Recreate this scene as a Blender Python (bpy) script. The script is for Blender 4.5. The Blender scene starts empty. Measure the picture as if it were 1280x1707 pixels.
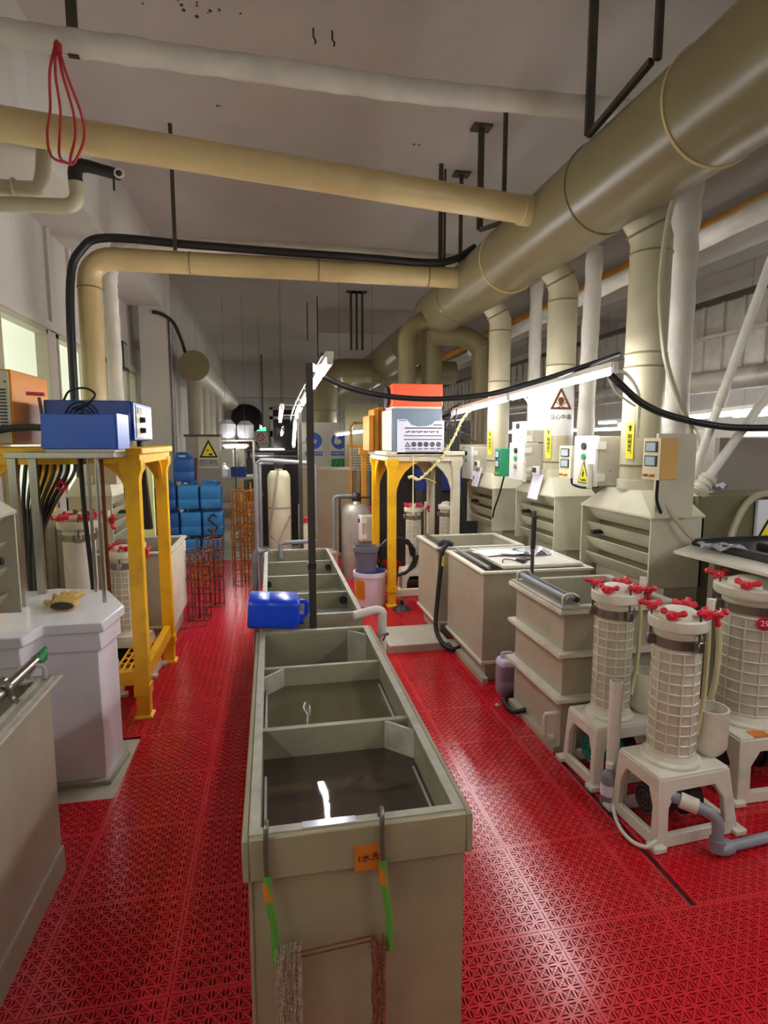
import bpy, bmesh, math, random
from mathutils import Vector, Matrix
random.seed(7)
C = bpy.context.scene.collection
PI = math.pi

# ------------------------------------------------------------------ camera, world, exposure
# world frame: X to the right of the aisle, Y along the aisle, Z up, metres; eye height 1.6 m
cam = bpy.data.cameras.new('camera')
cam.sensor_fit = 'VERTICAL'; cam.sensor_height = 36.0
cam.lens = 970.0 / 1707.0 * 36.0
cam.clip_start = 0.05; cam.clip_end = 100
cam_o = bpy.data.objects.new('camera', cam); C.objects.link(cam_o)
cam_o.location = (0, 0, 1.6)
cam_o.rotation_euler = (math.radians(90 - 6.965), 0, math.radians(-11.003))
bpy.context.scene.camera = cam_o
W = bpy.data.worlds.new('world'); bpy.context.scene.world = W; W.use_nodes = True
W.node_tree.nodes['Background'].inputs[0].default_value = (.8, .85, .9, 1)
W.node_tree.nodes['Background'].inputs[1].default_value = .4
vs = bpy.context.scene.view_settings
vs.view_transform = 'Standard'; vs.look = 'None'; vs.gamma = 1; vs.use_curve_mapping = False
vs.exposure = 1.6
TUBE_E = 26.0          # strength of the fluorescent tubes
PANE_E = .26            # frosted panes lit from the next room

# ------------------------------------------------------------------ materials
def lin(c):
    return tuple((v / 12.92 if v <= .04045 else ((v + .055) / 1.055) ** 2.4) for v in [k / 255 for k in c])
def mat(name, rgb, rough=.5, metal=0, var=.12, scale=6, bump=0, bscale=60, dirt=None, dirt_amt=.5, dscale=2.5,
        stretch=None, spec=.5, coat=0):
    m = bpy.data.materials.new(name); m.use_nodes = True
    nt = m.node_tree; b = nt.nodes['Principled BSDF']
    b.inputs['Roughness'].default_value = rough; b.inputs['Metallic'].default_value = metal
    b.inputs['Specular IOR Level'].default_value = spec
    if coat: b.inputs['Coat Weight'].default_value = coat; b.inputs['Coat Roughness'].default_value = .15
    col = lin(rgb)
    tc = nt.nodes.new('ShaderNodeTexCoord'); mp = nt.nodes.new('ShaderNodeMapping')
    nt.links.new(tc.outputs['Object'], mp.inputs[0])
    if stretch: mp.inputs['Scale'].default_value = stretch
    n = nt.nodes.new('ShaderNodeTexNoise'); n.inputs['Scale'].default_value = scale; n.inputs['Detail'].default_value = 5
    nt.links.new(mp.outputs[0], n.inputs[0])
    r = nt.nodes.new('ShaderNodeValToRGB')
    r.color_ramp.elements[0].position = .3; r.color_ramp.elements[1].position = .7
    r.color_ramp.elements[0].color = (*[c * (1 - var) for c in col], 1)
    r.color_ramp.elements[1].color = (*[min(1, c * (1 + var)) for c in col], 1)
    nt.links.new(n.outputs[0], r.inputs[0]); out = r.outputs[0]
    if dirt:
        d = nt.nodes.new('ShaderNodeTexNoise'); d.inputs['Scale'].default_value = dscale; d.inputs['Detail'].default_value = 8
        d.inputs['Roughness'].default_value = .65
        nt.links.new(mp.outputs[0], d.inputs[0])
        dr = nt.nodes.new('ShaderNodeValToRGB')
        dr.color_ramp.elements[0].position = .5; dr.color_ramp.elements[1].position = .72
        dr.color_ramp.elements[0].color = (0, 0, 0, 1); dr.color_ramp.elements[1].color = (dirt_amt,) * 3 + (1,)
        nt.links.new(d.outputs[0], dr.inputs[0])
        mx = nt.nodes.new('ShaderNodeMixRGB'); mx.inputs[2].default_value = (*lin(dirt), 1)
        nt.links.new(dr.outputs[0], mx.inputs[0]); nt.links.new(out, mx.inputs[1]); out = mx.outputs[0]
    nt.links.new(out, b.inputs['Base Color'])
    if bump:
        bn = nt.nodes.new('ShaderNodeTexNoise'); bn.inputs['Scale'].default_value = bscale; bn.inputs['Detail'].default_value = 3
        nt.links.new(mp.outputs[0], bn.inputs[0])
        bp = nt.nodes.new('ShaderNodeBump'); bp.inputs['Strength'].default_value = bump; bp.inputs['Distance'].default_value = .01
        nt.links.new(bn.outputs[0], bp.inputs['Height']); nt.links.new(bp.outputs[0], b.inputs['Normal'])
    return m
def emis(name, rgb, strength):
    m = bpy.data.materials.new(name); m.use_nodes = True
    b = m.node_tree.nodes['Principled BSDF']
    b.inputs['Base Color'].default_value = (*lin(rgb), 1)
    b.inputs['Emission Color'].default_value = (*lin(rgb), 1); b.inputs['Emission Strength'].default_value = strength
    return m
M = {}
M['pp'] = mat('grey_polypropylene', (172, 164, 142), .42, var=.07, dirt=(140, 130, 108), dirt_amt=.35)
M['pp_front'] = mat('olive_grey_polypropylene', (158, 146, 114), .42, var=.08, dirt=(122, 110, 84), dirt_amt=.4)
M['pp_light'] = mat('pale_polypropylene', (218, 213, 194), .45, var=.07, dirt=(150, 138, 112), dirt_amt=.45, dscale=5)
M['barrel'] = mat('pale_ribbed_barrel', (196, 188, 166), .5, var=.07, dirt=(158, 144, 120), dirt_amt=.35, dscale=9)
M['hood'] = mat('beige_hood_sheet', (200, 195, 170), .45, var=.06, dirt=(158, 148, 120), dirt_amt=.4)
M['rim'] = mat('worn_rim', (178, 174, 158), .4, var=.12, scale=25, dirt=(120, 112, 92), dirt_amt=.5, dscale=14)
M['inside'] = mat('stained_tank_inside', (146, 140, 116), .4, var=.12, dirt=(104, 96, 74), dirt_amt=.5)
M['duct'] = mat('olive_duct_plastic', (124, 112, 78), .32, var=.06, scale=3, dirt=(118, 106, 72), dirt_amt=.35, dscale=3)
M['pvc'] = mat('cream_pvc', (202, 180, 128), .3, var=.05, dirt=(160, 142, 98), dirt_amt=.35)
M['riser'] = mat('riser_pvc', (182, 174, 144), .38, var=.06, dirt=(150, 138, 104), dirt_amt=.4)
M['white_pipe'] = mat('white_pvc', (226, 222, 210), .35, var=.04, dirt=(180, 170, 150), dirt_amt=.3)
M['wrap'] = mat('white_pipe_wrap', (214, 208, 194), .6, var=.1, scale=4, bump=.5, bscale=22, dirt=(170, 160, 136), dirt_amt=.4)
M['wall'] = mat('painted_wall', (206, 200, 190), .7, var=.04, scale=2, dirt=(168, 158, 142), dirt_amt=.5, dscale=1.4, stretch=(1, 1, .25))
M['ceiling'] = mat('painted_ceiling', (188, 178, 170), .75, var=.05, scale=.8, dirt=(120, 108, 100), dirt_amt=.18, dscale=.9)
M['concrete'] = mat('dark_concrete', (62, 48, 44), .7, var=.2, scale=8, dirt=(40, 32, 30), dirt_amt=.5, bump=.2)  # floor tone darkened so the tile slots read dark
M['slab'] = mat('pale_concrete', (186, 178, 158), .7, var=.1, dirt=(140, 128, 104), dirt_amt=.5, dscale=4)
M['red'] = mat('red_plastic_tile', (208, 34, 44), .2, var=.07, scale=5, dirt=(140, 26, 32), dirt_amt=.35, dscale=2)
M['redknob'] = mat('red_plastic', (208, 32, 52), .4, var=.1)
M['white'] = mat('white_panel', (240, 240, 246), .22, var=.03, dirt=(200, 196, 200), dirt_amt=.3)
M['steel'] = mat('stainless_steel', (170, 166, 158), .28, 1, var=.1, stretch=(20, 1, 1))
M['darksteel'] = mat('dark_steel', (92, 86, 78), .45, .8, var=.2)
M['galv'] = mat('galvanised_sheet', (176, 170, 158), .45, .35, var=.15, dirt=(100, 90, 72), dirt_amt=.5)
M['black'] = mat('black_rubber', (28, 27, 27), .45, var=.2)
M['blackp'] = mat('black_plastic', (38, 37, 38), .4, var=.15)
M['darkplastic'] = mat('dark_grey_plastic', (62, 58, 58), .4, var=.1)
M['yellow'] = mat('yellow_painted_stand', (250, 192, 28), .4, var=.06, dirt=(178, 118, 22), dirt_amt=.5, dscale=5)
M['ochre'] = mat('ochre_metal', (206, 138, 30), .4, var=.12, dirt=(140, 84, 20), dirt_amt=.5)
M['orangecase'] = mat('orange_enamel', (242, 150, 16), .4, var=.06, dirt=(190, 104, 20), dirt_amt=.4)
M['cleartube'] = mat('yellowed_clear_tube', (206, 200, 152), .25, var=.06)
M['creamframe'] = mat('cream_stand', (216, 208, 182), .45, var=.06, dirt=(170, 150, 100), dirt_amt=.4, dscale=5)
M['blue'] = mat('blue_enamel', (40, 92, 196), .35, var=.06)
M['blue2'] = mat('dark_blue_enamel', (28, 66, 150), .35, var=.08)
M['bluecan'] = mat('blue_can_plastic', (22, 74, 220), .28, var=.05)
M['bluedrum'] = mat('faded_blue_drum', (52, 138, 204), .4, var=.12, dirt=(24, 70, 120), dirt_amt=.5, dscale=4)
M['bluedrum2'] = mat('navy_blue_drum', (34, 88, 158), .4, var=.12)
M['orange'] = mat('orange_box', (242, 92, 44), .45, var=.05)
M['orangetag'] = mat('orange_tag', (214, 120, 34), .5, var=.12, dirt=(160, 84, 24), dirt_amt=.5)
M['greyblue'] = mat('grey_blue_case', (120, 136, 152), .45, var=.08)
M['paper'] = mat('white_paper', (232, 232, 242), .7, var=.03)
M['ink'] = mat('dark_ink', (44, 44, 74), .7, var=.05)
M['blackink'] = mat('black_ink', (18, 16, 14), .7, var=.05)
M['yellowlabel'] = mat('yellow_label', (240, 226, 50), .5, var=.04)
M['paleyellow'] = mat('pale_yellow_sheet', (226, 228, 150), .6, var=.05)
M['signwhite'] = mat('sign_board', (206, 200, 176), .5, var=.05)
M['signblue'] = mat('sign_blue', (44, 84, 178), .5, var=.05)
M['signgreen'] = mat('sign_green', (20, 130, 70), .5, var=.05)
M['green'] = mat('green_enamel', (48, 158, 108), .4, var=.06)
M['greenhook'] = mat('green_coated_wire', (84, 152, 58), .35, var=.15)
M['wire'] = mat('grey_wire', (120, 112, 98), .4, .7, var=.1)
M['rust'] = mat('rusty_wire', (116, 66, 40), .55, .5, var=.3, scale=30)
M['goldwire'] = mat('gold_brown_wire', (178, 120, 52), .4, .7, var=.35, scale=25)
M['chain'] = mat('plated_chain', (206, 194, 172), .3, .55, var=.3, scale=90)
M['chain2'] = mat('copper_brown_chain', (168, 112, 90), .35, .5, var=.3, scale=90)
M['purple'] = mat('purple_liquid_jug', (142, 124, 140), .35, var=.06)
M['jugtop'] = mat('pale_jug_plastic', (206, 200, 220), .35, var=.04)
M['bucketgrey'] = mat('grey_bucket_plastic', (104, 106, 122), .45, var=.07)
M['bucketwhite'] = mat('white_bucket_plastic', (226, 222, 232), .4, var=.03)
M['lidblue'] = mat('blue_lid', (40, 64, 140), .4, var=.06)
M['frp'] = mat('cream_fibreglass', (206, 204, 172), .4, var=.06, dirt=(150, 146, 110), dirt_amt=.4)
M['bigtank'] = mat('tan_tank', (176, 164, 134), .35, var=.05)
M['rubberglove'] = mat('tan_rubber_glove', (198, 160, 84), .5, var=.15, scale=20, bump=.3, bscale=40)
M['greypipe'] = mat('grey_pvc', (136, 138, 144), .4, var=.06)
M['tealmotor'] = mat('teal_motor', (34, 120, 112), .45, var=.1)
M['olivepanel'] = mat('olive_panel', (122, 116, 84), .4, var=.06)
M['greypanel'] = mat('brown_grey_panel', (160, 150, 138), .5, var=.05, dirt=(120, 110, 98), dirt_amt=.4)
M['goldmeter'] = mat('tan_meter_case', (208, 166, 92), .4, var=.06)
M['creamface'] = mat('cream_meter_face', (240, 228, 188), .4, var=.03)
M['screen'] = mat('meter_screen', (190, 206, 220), .2, var=.06)
M['doorwhite'] = mat('control_box_door', (232, 230, 222), .4, var=.03)
M['boxgrey'] = mat('control_box_side', (196, 190, 170), .45, var=.05)
M['rope'] = mat('yellowed_rope', (224, 212, 150), .7, var=.15, scale=30)
M['cord'] = mat('red_cord', (176, 40, 44), .7, var=.15)
M['bag'] = mat('crumpled_film', (206, 206, 216), .15, .5, var=.2, scale=12)
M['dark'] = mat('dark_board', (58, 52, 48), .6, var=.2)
M['glassdark'] = mat('dark_glass', (40, 36, 36), .15, var=.1)
M['tube'] = emis('fluorescent_tube', (250, 250, 255), TUBE_E)
M['tubefar'] = emis('fluorescent_tube_far', (252, 252, 250), TUBE_E * .55)
M['pane'] = emis('frosted_pane', (214, 222, 196), PANE_E)
M['exit'] = emis('exit_sign_light', (60, 230, 130), 1.6)
def water(name, rgb, rough=.03):
    m = mat(name, rgb, rough, var=.05, scale=3)
    nt = m.node_tree; b = nt.nodes['Principled BSDF']
    tc = nt.nodes.new('ShaderNodeTexCoord'); n = nt.nodes.new('ShaderNodeTexNoise')
    n.inputs['Scale'].default_value = 9; n.inputs['Detail'].default_value = 1
    nt.links.new(tc.outputs['Object'], n.inputs[0])
    bp = nt.nodes.new('ShaderNodeBump'); bp.inputs['Strength'].default_value = .05; bp.inputs['Distance'].default_value = .02
    nt.links.new(n.outputs[0], bp.inputs['Height']); nt.links.new(bp.outputs[0], b.inputs['Normal'])
    return m
M['water_dark'] = water('dark_rinse_water', (74, 64, 54))
M['water_olive'] = water('olive_rinse_water', (96, 90, 66))
M['water_green'] = water('green_grey_rinse_water', (122, 128, 112))
def film_mat():
    m = bpy.data.materials.new('clear_plastic_film'); m.use_nodes = True; nt = m.node_tree
    b = nt.nodes['Principled BSDF']; b.inputs['Base Color'].default_value = (.85, .85, .88, 1)
    b.inputs['Alpha'].default_value = .28; b.inputs['Roughness'].default_value = .12
    return m
M['film'] = film_mat()

# ------------------------------------------------------------------ mesh helpers
class MB:
    def __init__(s): s.v = []; s.f = []
    def add(s, vs, fs):
        o = len(s.v); s.v += [tuple(p) for p in vs]; s.f += [tuple(i + o for i in f) for f in fs]; return s
    def box(s, x0, x1, y0, y1, z0, z1):
        return s.loft([(x0, y0, z0), (x1, y0, z0), (x1, y1, z0), (x0, y1, z0)], [(x0, y0, z1), (x1, y0, z1), (x1, y1, z1), (x0, y1, z1)])
    def cbox(s, c, d, rot=None):
        q = [Vector((sx * d[0] / 2, sy * d[1] / 2, sz * d[2] / 2)) for sz in (-1, 1) for sx, sy in ((-1, -1), (1, -1), (1, 1), (-1, 1))]
        if rot is not None: q = [rot @ p for p in q]
        q = [p + Vector(c) for p in q]
        return s.loft(q[:4], q[4:])
    def bar(s, p0, p1, w, h, up=(0, 0, 1)):
        p0 = Vector(p0); p1 = Vector(p1); d = (p1 - p0).normalized(); u = Vector(up)
        if abs(d.dot(u)) > .95: u = Vector((1, 0, 0))
        a = d.cross(u).normalized(); b = a.cross(d).normalized()
        q = [a * i * w / 2 + b * j * h / 2 for i, j in ((-1, -1), (1, -1), (1, 1), (-1, 1))]
        return s.loft([p0 + k for k in q], [p1 + k for k in q])
    def loft(s, A, B, caps=True):
        n = len(A); fs = [(i, (i + 1) % n, n + (i + 1) % n, n + i) for i in range(n)]
        if caps: fs += [tuple(range(n - 1, -1, -1)), tuple(range(n, 2 * n))]
        return s.add(list(A) + list(B), fs)
    def prism(s, poly, z0, z1):
        return s.loft([(x, y, z0) for x, y in poly], [(x, y, z1) for x, y in poly])
    def sweep(s, rings, caps=True, closed=False):
        n = len(rings[0]); vs = [p for r in rings for p in r]; fs = []
        m = len(rings)
        for k in range(m if closed else m - 1):
            a = k * n; b = ((k + 1) % m) * n
            fs += [(a + i, a + (i + 1) % n, b + (i + 1) % n, b + i) for i in range(n)]
        if caps and not closed: fs += [tuple(range(n - 1, -1, -1)), tuple(range((m - 1) * n, m * n))]
        return s.add(vs, fs)
    def tube(s, pts, r, n=10, closed=False, sub=0, caps=True):
        P = [Vector(p) for p in pts]
        if sub:
            Q = []; m = len(P)
            rng = range(m) if closed else range(m - 1)
            for i in rng:
                a, b = P[i], P[(i + 1) % m]
                p = P[i - 1] if (closed or i > 0) else a + (a - b)
                q = P[(i + 2) % m] if (closed or i + 2 < m) else b + (b - a)
                for k in range(sub):
                    t = k / sub
                    Q.append(.5 * ((2 * a) + (b - p) * t + (2 * p - 5 * a + 4 * b - q) * t * t + (3 * a - p - 3 * b + q) * t ** 3))
            if not closed: Q.append(P[-1])
            P = Q
        m = len(P); rings = []; u = None
        for i in range(m):
            if closed: t = P[(i + 1) % m] - P[i - 1]
            else: t = P[min(i + 1, m - 1)] - P[max(i - 1, 0)]
            t = t.normalized() if t.length > 1e-9 else Vector((0, 0, 1))
            if u is None:
                u = Vector((0, 0, 1)) if abs(t.z) < .9 else Vector((1, 0, 0))
            u = (u - t * u.dot(t)).normalized(); w = t.cross(u)
            rr = r[min(i, len(r) - 1)] if isinstance(r, (list, tuple)) else r
            rings.append([P[i] + u * math.cos(2 * PI * k / n) * rr + w * math.sin(2 * PI * k / n) * rr for k in range(n)])
        return s.sweep(rings, caps, closed)
    def cyl(s, p0, p1, r0, r1=None, n=20):
        return s.tube([p0, p1], [r0, r0 if r1 is None else r1], n)
    def lathe(s, prof, c=(0, 0, 0), n=28, caps=True):
        rings = [[(c[0] + r * math.cos(2 * PI * k / n), c[1] + r * math.sin(2 * PI * k / n), c[2] + z) for k in range(n)] for r, z in prof]
        return s.sweep(rings, caps)
    def ring(s, c, R, r, axis=(0, 0, 1), n=28, m=6):
        a = Vector(axis).normalized(); u = a.orthogonal().normalized(); w = a.cross(u)
        return s.tube([Vector(c) + (u * math.cos(2 * PI * k / n) + w * math.sin(2 * PI * k / n)) * R for k in range(n)], r, m, closed=True)
    def frame(s, outer, inner, off):
        """a panel with a hole: two rings of equally many 3D points, given a thickness vector"""
        o = Vector(off); n = len(outer)
        vs = [Vector(p) for p in outer] + [Vector(p) for p in inner]; vs += [p + o for p in vs]
        fs = []
        for i in range(n):
            j = (i + 1) % n
            fs += [(i, j, n + j, n + i), (2 * n + i, 3 * n + i, 3 * n + j, 2 * n + j), (i, 2 * n + i, 2 * n + j, j), (n + i, n + j, 3 * n + j, 3 * n + i)]
        return s.add(vs, fs)
    def open_box(s, x0, x1, y0, y1, z0, z1, t, floor=None):
        """open-topped tank wall"""
        fl = z0 + t if floor is None else floor
        s.add([(x0, y0, z0), (x1, y0, z0), (x1, y1, z0), (x0, y1, z0), (x0, y0, z1), (x1, y0, z1), (x1, y1, z1), (x0, y1, z1),
               (x0 + t, y0 + t, z1), (x1 - t, y0 + t, z1), (x1 - t, y1 - t, z1), (x0 + t, y1 - t, z1),
               (x0 + t, y0 + t, fl), (x1 - t, y0 + t, fl), (x1 - t, y1 - t, fl), (x0 + t, y1 - t, fl)],
              [(3, 2, 1, 0)] + [(i, (i + 1) % 4, 4 + (i + 1) % 4, 4 + i) for i in range(4)]
              + [(4 + i, 4 + (i + 1) % 4, 8 + (i + 1) % 4, 8 + i) for i in range(4)]
              + [(8 + i, 8 + (i + 1) % 4, 12 + (i + 1) % 4, 12 + i) for i in range(4)] + [(12, 13, 14, 15)])
        return s
BASE = {}
def link(o, parent=None):
    C.objects.link(o)
    if parent is not None: o.parent = parent
    return o
def mesh_of(name, b, m, bevel=0, off=None, smooth=True):
    me = bpy.data.meshes.new(name)
    vs_ = b.v if off is None else [(p[0] - off[0], p[1] - off[1], p[2] - off[2]) for p in b.v]
    me.from_pydata(vs_, [], b.f)
    bm = bmesh.new(); bm.from_mesh(me)
    bmesh.ops.recalc_face_normals(bm, faces=bm.faces)
    if bevel:
        es = [e for e in bm.edges if len(e.link_faces) == 2 and e.calc_face_angle(0) > .6]
        bmesh.ops.bevel(bm, geom=es, offset=bevel, segments=1, affect='EDGES', clamp_overlap=True)
    bm.to_mesh(me); bm.free()
    me.materials.append(m if not isinstance(m, str) else M[m])
    if smooth:
        me.shade_smooth(); me.set_sharp_from_angle(angle=math.radians(38))
    return me
def thing(name, label, cat, loc=(0, 0, 0), rz=0, group=None):
    o = bpy.data.objects.new(name, None); o.empty_display_size = .05
    link(o); o.location = loc; o.rotation_euler = (0, 0, rz)
    o['label'] = label; o['category'] = cat
    if group: o['group'] = group
    BASE[o.name] = Vector(loc) if not rz else None
    return o
def part(name, b, m, root, bevel=0, label=None, local=False, smooth=True, kind=None):
    """a child mesh; coordinates are in world metres unless local"""
    off = None if local else BASE.get(root.name)
    o = bpy.data.objects.new(name, mesh_of(name, b, m, bevel, off, smooth)); link(o, root)
    BASE[o.name] = BASE.get(root.name)
    if label: o['label'] = label
    if kind: o['kind'] = kind
    return o
def single(name, b, m, label, cat, group=None, bevel=0, base=None, smooth=True, kind=None):
    if base is None:
        xs, ys, zs = zip(*b.v); base = ((min(xs) + max(xs)) / 2, (min(ys) + max(ys)) / 2, min(zs))
    o = bpy.data.objects.new(name, mesh_of(name, b, m, bevel, base, smooth)); link(o); o.location = base
    BASE[o.name] = Vector(base)
    o['label'] = label; o['category'] = cat
    if group: o['group'] = group
    if kind: o['kind'] = kind
    return o
def struct(name, b, m, parent=None, bevel=0):
    o = bpy.data.objects.new(name, mesh_of(name, b, m, bevel)); link(o, parent)
    if parent is None: o['kind'] = 'structure'
    BASE[o.name] = Vector((0, 0, 0))
    return o
def dup(root, loc, rz=None, label=None, parent=None):
    r = root.copy(); link(r, parent); r.location = loc
    if rz is not None: r.rotation_euler = (0, 0, rz)
    if label: r['label'] = label
    for ch in list(root.children):
        c = ch.copy(); link(c, r)
        for g in ch.children:
            d = g.copy(); link(d, c)
    return r
def text_part(name, body, size, m, root, mtx, label=None):
    """lettering as a thin mesh; mtx places its local XY plane in world metres"""
    cu = bpy.data.curves.new(name, 'FONT'); cu.body = body; cu.size = size; cu.align_x = 'CENTER'; cu.align_y = 'CENTER'
    cu.extrude = .0004
    t = bpy.data.objects.new(name, cu); C.objects.link(t)
    dg = bpy.context.evaluated_depsgraph_get(); dg.update()
    me = bpy.data.meshes.new_from_object(t.evaluated_get(dg))
    bpy.data.objects.remove(t); bpy.data.curves.remove(cu)
    off = BASE.get(root.name) or Vector((0, 0, 0))
    me.transform(Matrix.Translation(-off) @ mtx)
    me.materials.clear(); me.materials.append(M[m])
    o = bpy.data.objects.new(name, me); link(o, root); BASE[o.name] = BASE.get(root.name)
    return o
def plane_mtx(origin, xdir, ydir):
    x = Vector(xdir).normalized(); y = Vector(ydir).normalized(); z = x.cross(y)
    m = Matrix((x, y, z)).transposed().to_4x4(); m.translation = Vector(origin); return m
def poly_on(mtx, pts, depth=.001):
    """flat shape given in a plane's own coordinates, with a small thickness"""
    A = [mtx @ Vector((x, y, 0)) for x, y in pts]; B = [mtx @ Vector((x, y, depth)) for x, y in pts]
    return MB().loft(A, B)

# ------------------------------------------------------------------ room shell
CE = 4.2
floor = struct('floor', MB().box(-3, 8, -6, 21.3, -.12, -.014), 'concrete')
struct('bare_floor', MB().box(-1.5, 7.5, 8.0, 21, -.0139, -.006), 'slab', floor)
struct('ceiling', MB().box(-3, 8, -6, 21.3, CE, CE + .15), 'ceiling')
spk = MB()
for cx, cy, n, sp in ((-.42, 3.95, 26, .16), (-.35, 5.05, 3, .03), (1.35, 5.35, 3, .02), (.75, 8.2, 4, .08), (.3, 9.5, 3, .05)):
    for k in range(n):
        px, py, pr = cx + random.gauss(0, sp), cy + random.gauss(0, sp * .6), random.uniform(.004, .014)
        spk.lathe([(pr, 0), (pr, .004)], (px, py, 4.197), 6)
sp_o = bpy.data.objects.new('mould_specks', mesh_of('mould_specks', spk, 'blackp')); C.objects.link(sp_o); sp_o.parent = bpy.data.objects['ceiling']; sp_o['kind'] = 'stuff'
struct('wall_far', MB().box(-3, 8, 21, 21.3, -.1, CE), 'wall')
struct('wall_near', MB().box(-3, 8, -6.2, -6, -.1, CE), 'wall')
struct('wall_right', MB().box(7.6, 7.8, -6, 21, -.1, CE), 'wall')
wl = MB()
WX = -1.9
spans = [(-1.2, .1), (.4, 1.7), (2.0, 3.05), (3.2, 4.39), (4.67, 5.72), (5.95, 6.9), (7.58, 8.0), (8.15, 8.57), (8.7, 9.12)]
wl.box(WX - .15, WX, -6, 10, -.1, 1.0); wl.box(WX - .15, WX, -6, 10, 2.57, CE)
e = -6
for a, b in spans: wl.box(WX - .15, WX, e, a, 1.0, 2.57); e = b
wl.box(WX - .15, WX, e, 10, 1.0, 2.57)
wl.box(-1.65, -1.5, 10, 21, -.1, CE); wl.box(WX - .15, -1.5, 9.95, 10.1, -.1, CE)
wall_l = struct('wall_left', wl, 'wall')
for i, (a, b) in enumerate(spans):
    w = struct('window_%d' % (i + 1), MB().box(WX - .1, WX - .085, a, b, 1.0, 2.57), 'pane')
    fr = MB()
    for y0, y1, z0, z1 in ((a, a + .035, 1, 2.57), (b - .035, b, 1, 2.57), (a, b, 1, 1.04), (a, b, 2.53, 2.57)):
        fr.box(WX - .085, WX + .012, y0, y1, z0, z1)
    struct('window_frame', fr, 'boxgrey', w)
# raised panel strips of the wall above the windows
for y in (3.12, 4.53, 5.83, 6.4, 7.2, 8.05, 8.65):
    struct('wall_strip', MB().box(WX, WX + .03, y - .04, y + .04, 2.57, 3.45), 'wall', wall_l)
struct('wall_strip', MB().box(WX, WX + .04, -6, 10, 2.57, 2.64), 'wall', wall_l)
struct('trim_1', MB().box(WX, -1.42, -6, 8.8, 3.45, CE), 'wall')            # bulkhead along the top of the left wall
struct('column', MB().box(-1.75, -1.37, 8.8, 9.2, -.014, CE), 'wall', bevel=.01)
struct('trim_2', MB().box(-1.5, 7.6, 20.2, 20.6, 3.05, CE), 'ceiling')      # downstand beam in front of the far wall
struct('trim_3', MB().box(4.5, 4.8, -6, 20, 3.42, 3.62), 'wall')            # white beam on the right
struct('trim_4', MB().box(5.6, 5.9, -6, 20, 3.8, CE), 'ceiling')
struct('trim_5', MB().box(1.0, 7.6, 12.0, 12.35, 3.75, CE), 'ceiling')
# doorway in the far wall
d1 = struct('door_1', MB().box(.12, .95, 20.93, 20.99, 0, 2.35), 'glassdark')
fr = MB().box(.02, .12, 20.9, 21, -.014, 2.75).box(.95, 1.05, 20.9, 21, -.014, 2.75).box(.02, 1.05, 20.9, 21, 2.35, 2.45).box(.02, 1.05, 20.9, 21, 2.68, 2.75)
struct('door_frame', fr, 'boxgrey', d1)
struct('door_panel', MB().box(.12, .95, 20.94, 20.99, 2.45, 2.68), 'glassdark', d1)

# ------------------------------------------------------------------ red interlocking floor tiles
CELL = .04
def tile_mesh(nx, ny):
    b = MB(); w, h = nx * CELL, ny * CELL; zt = [0]
    def rib(p, q, wd, z=0.0, hh=.012):
        p = Vector((p[0], p[1], 0)); q = Vector((q[0], q[1], 0)); d = (q - p).normalized(); a = Vector((-d.y, d.x, 0)) * wd / 2
        v = [p + a, p - a, q - a, q + a]
        b.add([(k.x, k.y, z) for k in v] + [(k.x, k.y, z - hh) for k in v], [(0, 1, 2, 3), (1, 0, 4, 5), (2, 1, 5, 6), (3, 2, 6, 7), (0, 3, 7, 4)])
    for i in range(1, nx): rib((i * CELL, 0), (i * CELL, h), .0062, -.0002)
    for j in range(1, ny): rib((0, j * CELL), (w, j * CELL), .0062, -.0003)
    e_ = .0012
    rib((e_ + .004, e_), (e_ + .004, h - e_), .008); rib((w - e_ - .004, e_), (w - e_ - .004, h - e_), .008)
    rib((e_, e_ + .004), (w - e_, e_ + .004), .008, -.0001); rib((e_, h - e_ - .004), (w - e_, h - e_ - .004), .008, -.0001)
    for k in range(-(ny - 1), nx):       # rising diagonals through the lattice points
        x0, y0 = (k, 0) if k >= 0 else (0, -k); L = min(nx - x0, ny - y0)
        if L > 0: rib((x0 * CELL, y0 * CELL), ((x0 + L) * CELL, (y0 + L) * CELL), .0052, -.0004)
    for k in range(1, nx + ny):
        x0, y0 = (k, 0) if k <= nx else (nx, k - nx); L = min(x0, ny - y0)
        if L > 0: rib((x0 * CELL, y0 * CELL), ((x0 - L) * CELL, (y0 + L) * CELL), .0052, -.0005)
    for i in range(nx):
        for j in range(ny):
            cx, cy = (i + .5) * CELL, (j + .5) * CELL
            for dx, dy in ((0, 1), (1, 0), (0, -1), (-1, 0)):
                for dist, hl in ((.0098, .0085),):
                    px, py = cx + dx * dist, cy + dy * dist
                    rib((px - dy * hl, py + dx * hl), (px + dy * hl, py - dx * hl), .0036, -.0006, .008)
    me = mesh_of('floor_tile', b, 'red', smooth=False)
    return me
TM = {}
def put_tile(x, y, nx=10, ny=10):
    if (nx, ny) not in TM: TM[(nx, ny)] = tile_mesh(nx, ny)
    o = bpy.data.objects.new('floor_tile', TM[(nx, ny)]); link(o, floor)
    o.location = (x + random.uniform(-.0006, .0006), y, random.uniform(-.0006, .0004))
X0, Y0 = .875, 1.6
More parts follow.
